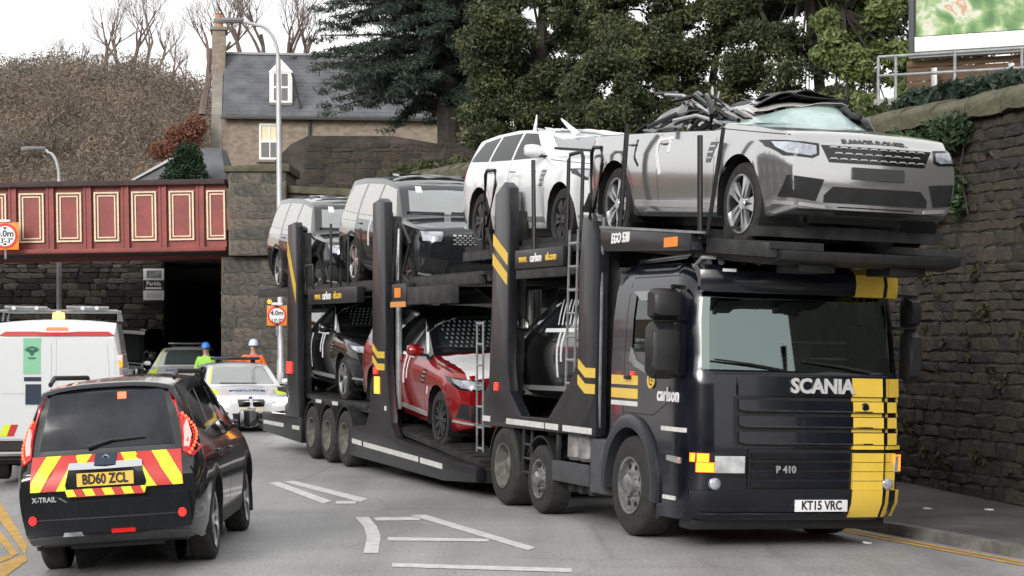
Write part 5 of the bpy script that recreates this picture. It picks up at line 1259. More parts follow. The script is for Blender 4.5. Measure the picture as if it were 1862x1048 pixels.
# deck over the cab
for y in (-.78,.78):
    MB().prism([(-6.2,3.32),(-6.2,3.24),(-1.1,3.24),(-.95,3.22),(2.72,2.96),(2.72,3.03),(-.95,3.29),(-1.1,3.32)],y-.28,y+.28,'y').build('wheel_track',mat('dark_deck',(.018,.018,.019),.8,var=.5,vs=5),truck)
for x in [-6+.55*i for i in range(16)]: box('deck_bearer',(x,-1.06,3.10),(x+.08,1.06,3.22),steel,truck,0)
MB().prism([(-1.0,3.08),(2.5,2.82),(2.78,2.86),(2.8,2.95),(-1.0,3.20)],-.98,.98,'y').build('front_deck_pan',blackpl,truck,.02)
for s_ in (-1,1):
    ys=(min(s_*1.13,s_*1.25),max(s_*1.13,s_*1.25))
    MB().prism([(-1.0,3.32),(1.35,3.155),(1.4,2.99),(1.28,2.985),(-.86,3.06),(-.98,3.15)],ys[0],ys[1],'y').build('deck_side_board',charcoal,truck,.01)
    MB().prism([(-1.0,3.35),(1.5,3.175),(1.5,3.15),(-1.0,3.32)],ys[0]-.01,ys[1]+.01,'y').build('board_edge',lightsteel,truck)
    MB().prism([(1.4,3.12),(2.7,3.02),(2.7,2.88),(1.4,2.97)],min(s_*.98,s_*1.1),max(s_*.98,s_*1.1),'y').build('deck_side_beam',steel,truck,.01)
    box('board_sign',(-3.72,ys[0],2.94),(-2.1,ys[1],3.17),charcoal,truck,.01); box('board_lower',(-3.72,ys[0]+.02,2.82),(-2.1,ys[1]-.02,2.93),steel,truck)
    MB().prism([(-6.1,3.24),(-1.1,3.24),(-1.1,3.12),(-6.1,3.12)],min(s_*1.02,s_*1.12),max(s_*1.02,s_*1.12),'y').build('deck_side_beam',steel,truck)
rtext('EGO 538',.15,whitetx,-.42,3.185,-1.256,bold=.035,shear=.15,sx=.85); box('orange_label',(.72,-1.256,3.04),(1.05,-1.251,3.14),orangesq,truck,0)
rtext('www.',.13,yellow,-3.42,3.06,-1.256,bold=.025,sx=.9); rtext('carlson',.145,whitetx,-2.98,3.06,-1.256,bold=.025,sx=.9); rtext('uk.com',.13,yellow,-2.48,3.06,-1.256,bold=.025,sx=.9)
box('lower_deck',(-4.9,-1.1,.98),(-1.1,1.1,1.08),steel,truck); box('headboard',(-.95,-1.1,1.05),(-.72,1.1,2.85),blackpl,truck,.02)
MB().tube([(-.82,-1.0,1.0),(-.82,-1.0,2.75)],.11,12).build('intake_stack',blackpl,truck)
rgp=random.Random(8)
for k in range(10):   # hydraulic pipes and hoses slung under the front deck
    y_=rgp.uniform(-.9,.9); x_=rgp.uniform(.2,1.6); MB().tube([(x_-1.0,y_,3.0),(x_,y_+rgp.uniform(-.2,.2),2.93),(x_+.9,y_+rgp.uniform(-.3,.3),2.88)],rgp.choice((.015,.025,.035)),7).build('hydraulic_pipe',rgp.choice((blackpl,steel,lightsteel)),truck)
for y_ in (-.75,.75): MB().tube([(1.2,y_,3.0),(2.5,y_,2.95)],.05,10).build('deck_ram',steel,truck)
for y_ in (-.5,.5): MB().box((2.15,y_-.2,2.76),(2.6,y_+.2,2.84)).build('deck_flap',blackpl,truck,.01)
# guard hoops standing on the deck edge
def hoop(par,x0,x1,z0,z1,y=-1.16,r=.02,shape='U',m_=blackpl):
    if shape=='U': pts=[(x0,y,z0),(x0,y,z1-.06),(x0+.05,y,z1),(x1-.05,y,z1),(x1,y,z1-.06),(x1,y,z0)]
    elif shape=='I': pts=[(x0,y,z0),((x0+x1)/2,y,(z0+z1)/2),(x1,y,z1)]
    else: pts=[(x0,y,z0),(x0,y,z1-.05),(x0+.06,y,z1),(x1-.04,y,z1-.02),(x1,y,z1-.2),(x0+.1,y,z1-.75),(x1+.1,y,z0-.2)]
    MB().tube(pts,r,8).build('guard_hoop',m_,par)
hoop(truck,-3.28,-3.40,3.1,4.28,shape='I',r=.028); hoop(truck,-2.22,-1.78,3.2,4.25,r=.024); hoop(truck,-1.52,-1.2,3.35,4.27,r=.024,shape='P'); hoop(truck,-.66,-.52,3.3,4.45,shape='I',r=.03); hoop(truck,1.38,1.32,3.1,4.15,shape='I',r=.03); hoop(truck,1.55,1.85,3.15,4.18,shape='I',r=.022); hoop(truck,-5.15,-4.75,3.25,4.28,r=.024,shape='P')
for x0,x1 in ((-3.3,-3.38),(-1.8,-1.7),(-.6,-.55)): hoop(truck,x0,x1,3.1,4.0,y=1.16,shape='I')
# ================================================================ trailer
TRO=-9.5
trl=thing('car_transporter_trailer','long dark car transporter trailer with three axles behind the lorry','trailer',TMT @ Matrix.Translation((TRO,0,0)))
SH=Matrix.Translation((-TRO,0,0))
def tl(mb,name,m_,bevel=.01,smooth=35):
    me=mb.mesh(name,bevel,smooth); me.transform(SH); return link(name,me,m_,trl)
for s_ in (-1,1):
    lo=lambda a,b:(min(s_*a,s_*b),max(s_*a,s_*b))
    ys=lo(1.25,1.12)
    # middle post flowing into the low skirt
    tl(MB().prism([(-11.0,.2),(-6.3,.13),(-4.95,.2),(-4.95,.40),(-6.2,.44),(-8.55,.60),(-8.80,.80),(-8.95,1.25),(-9.05,1.8),(-9.1,4.10),(-9.3,4.17),(-9.72,4.12),(-9.75,1.5),(-9.85,1.0),(-10.1,.72),(-11.0,.66)],*ys,'y'),'middle_post',charcoal)
    tl(MB().box((-9.6,lo(.94,1.12)[0],.5),(-9.2,lo(.94,1.12)[1],3.9)),'post_inner',steel,.02); tl(MB().tube([(-9.0,s_*1.05,1.0),(-9.0,s_*1.05,3.7)],.05,10),'lifting_ram',lightsteel)
    tl(MB().prism([(-14.3,.62),(-14.45,1.2),(-14.5,4.0),(-14.6,4.08),(-15.1,4.05),(-15.16,1.2),(-15.25,.62)],*ys,'y'),'rear_post',charcoal); tl(MB().box((-15.0,lo(.94,1.12)[0],.5),(-14.6,lo(.94,1.12)[1],3.9)),'post_inner',steel,.02)
    tl(MB().prism([(-14.15,.22),(-17.05,.30),(-17.1,.66),(-14.15,.66)],*ys,'y'),'rear_skirt',charcoal)
    o1,o2=lo(1.255,1.262)
    for a,b,z0,z1 in ((-10.85,-10.3,.40,.385),(-10.2,-7.4,.38,.315),(-7.3,-6.32,.31,.285)): tl(MB().prism([(a,z0),(b,z1),(b,z1+.075),(a,z0+.075)],o1,o2,'y'),'reflective_strip',reflw,0)
    for a,b in ((-14.75,-14.25),(-16.95,-15.4)): tl(MB().box((a,o1,.44),(b,o2,.51)),'reflective_strip',reflw,0)
    y1,y2=lo(1.252,1.257)
    for z0 in (3.78,3.62): tl(MB().prism([(-15.12,z0),(-15.12,z0-.1),(-14.52,z0-.95),(-14.52,z0-.8)],y1,y2,'y'),'yellow_chevron',yellow,0)
    for z0 in (1.98,1.80): tl(MB().prism([(-9.72,z0),(-9.72,z0-.10),(-9.45,z0-.22),(-9.08,z0-.22),(-9.08,z0-.12),(-9.45,z0-.12)],y1,y2,'y'),'yellow_chevron',yellow,0)
    tl(MB().box((-9.62,y1-.015,1.52),(-9.5,y2+.015,1.62)),'marker_light',red_on); tl(MB().box((-9.6,y1-.012,1.22),(-9.35,y2+.012,1.48)),'marker_light',orange_on if False else mat('dim_amber',(.6,.25,.04),.3,emit=(1,.4,.05),es=1.2)); tl(MB().box((-15.12,y1-.02,1.42),(-14.82,y2+.02,1.62)),'marker_light',red_on)
    tl(MB().box((-9.08,y1,.98),(-8.98,y2+.0,1.05)),'label',reflw,0)
    for x in (-11.35,-12.4,-13.45): 
        truck_wheel(trl,x-TRO,s_,.445,.36,grimy,True); mudguard(trl,x-TRO,s_,.445,.45,.82,1.245,8,172)
    for x in (-11.88,-12.93): tl(MB().box((x-.17,o1,.96),(x+.17,o2,1.02)),'reflective_strip',reflw,0)
    tl(MB().box((-14.0,lo(.82,1.1)[0],.93),(-10.6,lo(.82,1.1)[1],1.02)),'deck_beam',steel)
    # upper deck boards
    tl(MB().box((-13.67,ys[0],2.62),(-10.62,ys[1],2.87)),'board_sign',charcoal); tl(MB().box((-8.72,ys[0],2.52),(-8.0,ys[1],2.86)),'step_box',charcoal); tl(MB().box((-7.95,ys[0],2.55),(-6.0,ys[1],2.80)),'board_sign',steel)
    tl(MB().box((-8.55,o1,2.66),(-8.25,o2,2.80)),'orange_label',orangesq,0); tl(MB().box((-8.75,o1,2.52),(-8.0,o2,2.60)),'amber_strip',mat('amber_strip',(.75,.3,.08),.4),0)
    tl(MB().box((-18.1,lo(.98,1.1)[0],2.80),(-5.3,lo(.98,1.1)[1],2.93)),'deck_beam',steel)
    for x in (-4.98,-4.74): tl(MB().tube([(x,s_*1.22,.6),(x,s_*1.22,2.3)],.016,6),'ladder_rail',lightsteel)
    for k in range(7): tl(MB().tube([(-4.98,s_*1.22,.65+k*.27),(-4.74,s_*1.22,.65+k*.27)],.018,6),'ladder_rung',lightsteel)
    for (x0,x1,z0,z1,sh_) in ((-12.5,-12.5,2.9,3.95,'I'),(-11.9,-11.45,2.9,3.72,'U'),(-8.95,-8.75,2.9,3.78,'I'),(-8.6,-8.1,2.85,3.75,'P'),(-14.2,-13.7,2.85,3.3,'U')):
        pts=[(x0,s_*1.16,z0),(x0,s_*1.16,z1-.05),(x0+.05,s_*1.16,z1),(x1,s_*1.16,z1),(x1+.03,s_*1.16,z1-.06),(x1+.03,s_*1.16,z0)] if sh_=='U' else ([(x0,s_*1.16,z0),(x1,s_*1.16,z1)] if sh_=='I' else [(x0,s_*1.16,z0),(x0+.1,s_*1.16,z1),(x1,s_*1.16,z1-.3),(x0+.15,s_*1.16,z1-.75),(x1,s_*1.16,z0)])
        tl(MB().tube(pts,.024,8),'guard_hoop',blackpl)
for y in (-.78,.78):
    tl(MB().box((-18.2,y-.28,2.92),(-5.2,y+.28,2.965)),'wheel_track',steel,0); tl(MB().prism([(-9.75,.70),(-9.75,.78),(-5.3,.46),(-5.3,.38)],y-.3,y+.3,'y'),'wheel_track',steel,0); tl(MB().prism([(-16.6,1.06),(-9.75,.86),(-9.75,.93),(-16.6,1.13)],y-.3,y+.3,'y'),'wheel_track',steel,0)
    for k in range(13): tl(MB().box((-9.5+k*.32,y-.27,.765-.072*k*.32-.01),(-9.46+k*.32,y+.27,.783-.072*k*.32)),'tread_bar',mat('dark_deck',(.018,.018,.019),.8,var=.5,vs=5),0)
for x in [-18+.8*i for i in range(17)]: tl(MB().box((x,-1.0,2.83),(x+.08,1.0,2.915)),'deck_bearer',steel,0)
tl(MB().prism([(-9.9,.30),(-5.0,.18),(-5.0,.36),(-9.9,.66)],-1.1,1.1,'y'),'lower_deck_pan',blackpl,.02); tl(MB().box((-16.9,-.5,.5),(-9.6,.5,.9)),'chassis_beam',blackpl,.02); tl(MB().box((-17.1,-1.1,.32),(-16.95,1.1,.62)),'rear_bumper',steel); tl(MB().box((-5.2,-.12,.55),(-3.9,.12,.72)),'drawbar',steel)
for x in (-11.35,-12.4,-13.45): tl(MB().tube([(x,-1.0,.445),(x,1.0,.445)],.07,10),'axle',steel)
def rtext2(body,size,m_,x,z,sx=.8): text('lettering',body,size,m_,trl,frame_M((x-TRO,-1.256,z),(1,0,0),(0,0,1)),.004,.02,0,'CENTER',sx)
rtext2('www.',.17,yellow,-13.0,2.75,.95); rtext2('carlson',.19,whitetx,-12.42,2.75,.95); rtext2('uk.com',.17,yellow,-11.75,2.75,.95)
# ================================================================ traffic
def clip(poly, fn):      # keep the side where fn >= 0
    out=[]
    for i in range(len(poly)):
        a,b=poly[i],poly[(i+1)%len(poly)]; fa,fb=fn(a),fn(b)
        if fa>=0: out.append(a)
        if fa*fb<0: t=fa/(fa-fb); out.append((a[0]+(b[0]-a[0])*t,a[1]+(b[1]-a[1])*t))
    return out
def clip_poly(poly, conv):
    for i in range(len(conv)):
        a,b=conv[i],conv[(i+1)%len(conv)]
        poly=clip(poly,lambda p:(b[0]-a[0])*(p[1]-a[1])-(b[1]-a[1])*(p[0]-a[0]))
        if len(poly)<3: return []
    return poly
def world_M(x,y,z,heading,roll=0,pitch=0): return Matrix.Translation((x,y,z)) @ Matrix.Rotation(math.atan2(heading[1],heading[0]),4,'Z') @ Matrix.Rotation(pitch,4,'Y') @ Matrix.Rotation(roll,4,'X')
chev_y=mat('fluorescent_yellow',(.62,.72,.03),.4,emit=(.7,.85,.05),es=.10); chev_r=mat('chevron_red',(.55,.035,.03),.4)
platey=mat('yellow_number_plate',(.78,.50,.07),.4); dblack=mat('patrol_black_paint',(.010,.011,.014),.16,.1,.8)
# ---- black patrol car seen from behind
P=dict(wb=2.63,xf=2.245,xr=-2.385,W=.8925,zb=.25,r=.35,ar=.415,plan=(.18,.8,.07,.45),tumble=.36,rake=(.08,.07),bulge=.05,
  T=[(2.245,.85),(2.2,.93),(2.05,.99),(1.4,1.07),(1.15,1.10),(.45,1.50),(.15,1.61),(-.4,1.675),(-1.4,1.67),(-2.02,1.635),(-2.10,1.60),(-2.31,1.05),(-2.36,.97),(-2.385,.92)],
  S=[(2.245,.78),(1.15,1.02),(0,1.05),(-2.1,1.08),(-2.385,.88)])
root=thing('patrol_car','black patrol car with red and yellow chevrons across its tailgate','car',world_M(-3.69,20.45,-.062,(-.02,1),-.062) @ Matrix.Diagonal((1,.97,1.085,1)))
sh=car_common(P,root,dblack,alloy,'five',arch=blackpl,tyre_w=.235)
B=lambda n,poly,m_,par=root,off=.006,**k: sh.patch(n,'B',poly,m_,par,off=off,res=k.get('res',.08))
rwin=mat('tinted_rear_glass',(.022,.025,.034),.05,spec=.25,var=.5,vs=2.2)
gl=B('rear_window',[(-.64,1.09),(.64,1.09),(.535,1.555),(-.535,1.555)],rwin)
B('high_brake_light',[(-.18,1.49),(-.10,1.49),(-.10,1.545),(-.18,1.545)],red_bright,gl,.012)
p,n=sh.hit('B',.1,1.15); MB().tube([sh.hit('B',.18,1.105)[0]+Vector((-.03,0,0)),sh.hit('B',-.05,1.155)[0]+Vector((-.035,0,0)),sh.hit('B',-.36,1.165)[0]+Vector((-.03,0,0))],[.022,.014,.008],6).build('rear_wiper',blackpl,root)
band=[(-.72,.755),(.72,.755),(.70,1.045),(-.70,1.045)]
B('chevron_base',band,chev_r,root,.026)
for s_ in (1,-1):
    for k in range(4):
        y0=.80-k*.29; q=[(y0,.70),(y0-.14,.70),(y0-.14-.26,1.08),(y0-.26,1.08)]
        q=[(max(.0,u),v) for u,v in q] if False else q
        q=clip_poly(q,[(0.02,.755),(.715,.755),(.695,1.045),(.02,1.045)])
        if len(q)>2: B('chevron',[(s_*u,v) for u,v in q],chev_y,root,.033)
B('emblem_plate',[(-.10,.955),(.10,.955),(.10,1.05),(-.10,1.05)],mat('dark_blue_plate',(.02,.035,.06),.4),root,.040)
p,n=sh.hit('B',0,1.003); MB().lathe([(.030+.006*math.cos(R(a)),.006*math.sin(R(a))) for a in range(0,360,60)],24,'x',(p.x-.058,0,1.003),True).build('emblem_ring',chrome,root); box('emblem_bar',(p.x-.064,-.05,.996),(p.x-.052,.05,1.010),chrome,root,0)
B('plate_recess',[(-.36,.735),(.36,.735),(.38,.80),(.34,.935),(-.34,.935),(-.38,.80)],dblack,root,.040)
B('tailgate_handle',[(-.35,.925),(.35,.925),(.34,.975),(-.34,.975)],chrome,root,.060)
npl=B('number_plate',[(-.265,.785),(.265,.785),(.265,.895),(-.265,.895)],platey,root,.050)
p,n=sh.hit('B',0,.84); text('lettering','BD60 ZCL',.118,blacktx,npl,frame_M((p.x-.056,0,.84),(0,-1,0),(0,0,1)),.002,.025,0,'CENTER',.82)
for k in range(5):
    y0=.36-k*.18; q=clip_poly([(y0,.70),(y0-.09,.70),(y0-.05-.0,.775),(y0+.04,.775)],[(-.36,.705),(.36,.705),(.38,.765),(-.38,.765)])
    if k==0: B('chevron_base',[(-.35,.70),(.35,.70),(.37,.765),(-.37,.765)],chev_r,root,.052)
    if len(q)>2: B('chevron',q,chev_y,root,.060)
for s_ in (1,-1):
    S_=lambda pl_: pl_ if s_>0 else [(-u,v) for u,v in pl_][::-1]
    tlp=B('tail_light',S_([(.715,1.02),(.80,.97),(.85,1.03),(.83,1.20),(.73,1.40),(.625,1.61),(.56,1.60),(.66,1.36),(.70,1.20)]),red_lens,root,.014)
    B('reverse_lens',S_([(.725,1.06),(.76,1.05),(.775,1.15),(.735,1.28),(.715,1.22)]),mat('pale_pink_lens',(.65,.42,.42),.2,emit=(1,.35,.3),es=.5),tlp,.020)
    mb=MB()
    for k in range(13):
        t=k/12; y=.80+.035*math.sin(t*math.pi)-.10*t*t-.03*(1-t)**3; z=1.0+.33*t; p,n=sh.hit('B',s_*y,z); c=p+n*.016
        mb.lathe([(0,-.014),(.011,-.009),(.014,0),(.011,.009),(0,.014)],8,'y',tuple(c))
    mb.build('brake_leds',red_bright,tlp)['kind']='stuff'
    ax='L' if s_>0 else 'R'
    for q in ([(.78,1.10),(.30,1.44),(-.20,1.52),(-.22,1.10)],[(-.29,1.10),(-.28,1.53),(-1.0,1.53),(-1.12,1.12)],[(-1.2,1.13),(-1.10,1.52),(-1.72,1.48),(-1.95,1.2)]): sh.patch('side_window',ax,q,glass,root,off=.004,res=.1)
    seam(sh,[(.85,1.02),(.86,.45)],root,ax); seam(sh,[(-.25,1.06),(-.25,.42)],root,ax); seam(sh,[(-1.15,1.08),(-1.05,.8),(-.9,.5)],root,ax); seam(sh,[(.86,.42),(-.88,.42)],root,ax)
    sh.patch('sill_cladding',ax,[(.9,.28),(-.9,.28),(-.9,.40),(.9,.40)],blackpl,root,off=.012,res=.2)
    handle(root,sh,-.12,.93,dblack,s_); handle(root,sh,-.95,.95,dblack,s_); mirror(root,sh,.70,1.16,dblack,s_,(.13,.23,.19),.07)
    yr=.60; MB().tube([(.1,s_*yr,1.60),(.0,s_*yr,1.665),(-1.6,s_*yr,1.695),(-1.8,s_*yr,1.64)],.022,8).build('roof_rail',blackpl,root)
    bmp=None
bp_=B('rear_bumper',[(-.76,.30),(.76,.30),(.78,.50),(.76,.70),(.45,.70),(.38,.66),(-.38,.66),(-.45,.70),(-.76,.70),(-.78,.50)],dblack,root,.045)
B('bumper_groove',[(-.66,.515),(.66,.515),(.64,.525),(-.64,.525)],blacktx,bp_,.048,res=.2); B('lower_valance',[(-.70,.27),(.70,.27),(.70,.40),(-.70,.40)],blackpl,root,.050)
for s_ in (1,-1):
    p,n=sh.hit('B',s_*.70,.52); MB().lathe([(0,-.01),(.035,-.008),(.04,0),(.04,.05)],18,'x',(p.x-.054,s_*.70,.52)).build('reflector',mat('bright_red_reflector',(.6,.02,.02),.2,emit=(1,.05,.04),es=.35),bp_)
B('reversing_lamp',[(.22,.375),(.42,.375),(.40,.41),(.24,.41)],clear_lens,bp_,.056); B('fog_lamp',[(-.26,.385),(-.04,.385),(-.04,.42),(-.26,.42)],red_lens,bp_,.056)
p,n=sh.hit('B',.6,.70); text('lettering','X-TRAIL',.062,chrome,root,frame_M((p.x-.062,.58,.69),(0,-1,0),(0,0,1)),.004,.02)
MB().loft([[(-2.02-.10*q+dx,y,1.60-.01*q+dz-.05*(abs(y)/.6)**3) for dx,dz in ((.06,.0),(.0,.04),(-.05,.03),(-.07,.0),(0,-.02))] for q in (0,) for y in yl(-.58,.58,10)]).build('roof_spoiler',dblack,root,smooth=50)
sh.patch('windscreen','F',[(-.66,1.13),(.66,1.13),(.55,1.56),(-.55,1.56)],glass,root,off=.004)
for s_ in (1,-1): sh.patch('headlight','F',[(s_*.5,.86),(s_*.8,.90),(s_*.8,.74),(s_*.55,.72)][::s_],clear_lens,root,off=.008)
sh.patch('grille','F',[(-.42,.84),(.42,.84),(.36,.68),(-.36,.68)],blackgl,root,off=.006)
# ---- white works van
P=dict(wb=3.2,xf=2.45,xr=-2.55,W=.99,zb=.3,r=.34,ar=.41,plan=(.16,.7,.05,.18),tumble=.07,rake=(.1,.03),bulge=.02,
  T=[(2.45,.86),(2.38,1.0),(1.8,1.2),(1.6,1.25),(1.0,2.05),(.75,2.2),(.3,2.27),(-2.4,2.28),(-2.49,2.22),(-2.53,2.14),(-2.55,2.06)],
  S=[(2.45,.78),(1.6,1.12),(0,1.25),(-2.55,1.25)])
def van(label, M, paint, nm='works_van'):
    root=thing(nm,label,'van',M); sh=car_common(P,root,paint,steel,'multi',tyre_w=.22)
    sh.patch('windscreen','F',[(-.78,1.3),(.78,1.3),(.70,2.02),(-.70,2.02)],glass,root)
    for s_ in (1,-1):
        ax='L' if s_>0 else 'R'; sh.patch('door_window',ax,[(1.25,1.3),(.85,1.9),(.35,1.95),(.35,1.3)],glass,root); mirror(root,sh,1.15,1.4,blackpl,s_,(.14,.2,.32),.07)
        sh.patch('headlight','F',[(s_*.55,1.0),(s_*.88,1.02),(s_*.86,.80),(s_*.6,.78)][::s_],clear_lens,root,off=.008)
        seam(sh,[(.3,2.1),(.3,.5)],root,ax,.012); seam(sh,[(-.9,2.1),(-.9,.5)],root,ax,.012); sh.patch('rub_strip',ax,[(1.1,.62),(-1.0,.62),(-1.0,.72),(1.1,.72)],blackpl,root,off=.02,res=.2)
    sh.patch('grille','F',[(-.5,.8),(.5,.8),(.5,.62),(-.5,.62)],blackpl,root,off=.006); sh.patch('front_bumper','F',[(-.9,.34),(.9,.34),(.9,.58),(-.9,.58)],blackpl,root,off=.03)
    return root,sh
root,sh=van('white works van with red roof stripe and green crest panel, its brake lights lit',world_M(-6.95,30.9,.0,(-.167,.986)) @ Matrix.Diagonal((1,1.0,1.03,1)),carwhite)
B=lambda n,poly,m_,par=root,off=.006,**k: sh.patch(n,'B',poly,m_,par,off=off,res=k.get('res',.12))
for s_ in (1,-1):
    dr=B('rear_door',[(s_*.012,.62),(s_*.86,.62),(s_*.84,1.3),(s_*.80,2.02),(s_*.012,2.02)][::s_],carwhite,root,.010)
    B('door_pressing',[(s_*.08,1.25),(s_*.76,1.25),(s_*.70,1.93),(s_*.66,1.96),(s_*.08,1.96)][::s_],carwhite,dr,.020)
    box('hinge',(-2.60,min(s_*.86,s_*.92),1.7),(-2.53,max(s_*.86,s_*.92),1.78),carwhite,dr); box('hinge',(-2.60,min(s_*.87,s_*.93),.95),(-2.53,max(s_*.87,s_*.93),1.03),carwhite,dr)
    tlp=B('tail_light',[(s_*.885,.88),(s_*.965,.88),(s_*.965,1.36),(s_*.885,1.36)][::s_],red_lens,root,.02); B('brake_lamp',[(s_*.895,1.0),(s_*.955,1.0),(s_*.955,1.24),(s_*.895,1.24)][::s_],red_bright if s_>0 else red_on,tlp,.028)
    B('chevron',[(s_*.70,.66),(s_*.80,.66),(s_*.74,.82),(s_*.64,.82)][::s_],chev_y,root,.016); B('chevron',[(s_*.60,.66),(s_*.70,.66),(s_*.64,.82),(s_*.54,.82)][::s_],chev_r,root,.016)
B('upper_lamp',[(-.955,1.62),(-.90,1.62),(-.90,1.78),(-.955,1.78)],orange_on,root,.02)
B('red_stripe',[(-.72,2.075),(.72,2.075),(.78,2.045),(.70,2.115),(-.70,2.115),(-.78,2.045)] if False else [(-.80,2.05),(.80,2.05),(.72,2.10),(-.72,2.10)],mat('red_vinyl',(.5,.03,.03),.4),root,.02)
grn=B('green_panel',[(.23,1.52),(.47,1.52),(.47,2.02),(.23,2.02)],mat('mint_green_vinyl',(.25,.55,.36),.4),root,.026)
B('dark_bar',[(.22,1.42),(.46,1.42),(.46,1.48),(.22,1.48)],mat('dark_blue_print',(.02,.03,.06),.4),root,.026); B('dark_square',[(.22,1.10),(.44,1.10),(.44,1.38),(.22,1.38)],mat('dark_blue_print',(.02,.03,.06),.4),root,.026)
cg_=mat('dark_green_print',(.03,.14,.09),.5); p,n=sh.hit('B',.35,1.82)
mb=MB()  # crest: shield between two wings over a scroll
mb.prism([(-.03,.04),(.03,.04),(.03,-.02),(0,-.05),(-.03,-.02)],0,.004,'y'); 
for s_ in (-1,1):
    for k in range(4): a=R(20+k*22); mb.prism([(s_*.035,0),(s_*(.035+.075*math.cos(a)),.01+.075*math.sin(a)),(s_*(.035+.065*math.cos(a+.25)),.01+.065*math.sin(a+.25))],0,.004,'y')
mb.prism([(-.06,-.07),(.06,-.07),(.045,-.09),(-.045,-.09)],0,.004,'y'); mb.prism([(-.02,.06),(.02,.06),(.025,.085),(-.025,.085)],0,.004,'y')
mb.build('crest',cg_,root,0,0,M=frame_M((p.x-.034,.35,1.82),(0,-1,0),(1,0,0)) )
B('high_brake_light',[(-.16,2.135),(.16,2.135),(.14,2.17),(-.14,2.17)],red_bright,root,.03)
B('rear_bumper',[(-.93,.34),(.93,.34),(.93,.60),(-.93,.60)],blackpl,root,.05); B('reversing_lamp',[(.80,.66),(.90,.66),(.90,.72),(.80,.72)],clear_lens,root,.03)
rk=[]
for x in (-2.2,-1.3,-.4): MB().tube([(x,-.86,2.26),(x,-.84,2.40),(x,.84,2.40),(x,.86,2.26)],.022,8).build('roof_bar',lightsteel,root)
for y in (-.55,-.35,.3,.62): MB().tube([(-2.35,y,2.44),(.4,y,2.44)],.03,8).build('roof_pipe',whitep,root)
for y in (-.42,.45): MB().tube([(-2.30,y-.3,2.44),(-2.30,y+.3,2.45)],.025,8).build('roof_roller',lightsteel,root)
MB().lathe([(0,0),(.09,0),(.09,.05),(.075,.12),(0,.14)],16,'z',(-2.15,0,2.28)).build('beacon',mat('amber_beacon',(.8,.35,.05),.3,emit=(1,.35,.1),es=2.5),root); box('beacon_base',(-2.3,-.12,2.26),(-2.0,.12,2.285),blackpl,root)
van('black van waiting under the bridge behind the white van',world_M(-11.85,60.1,0,(.02,-1)),carblack,'dark_van')
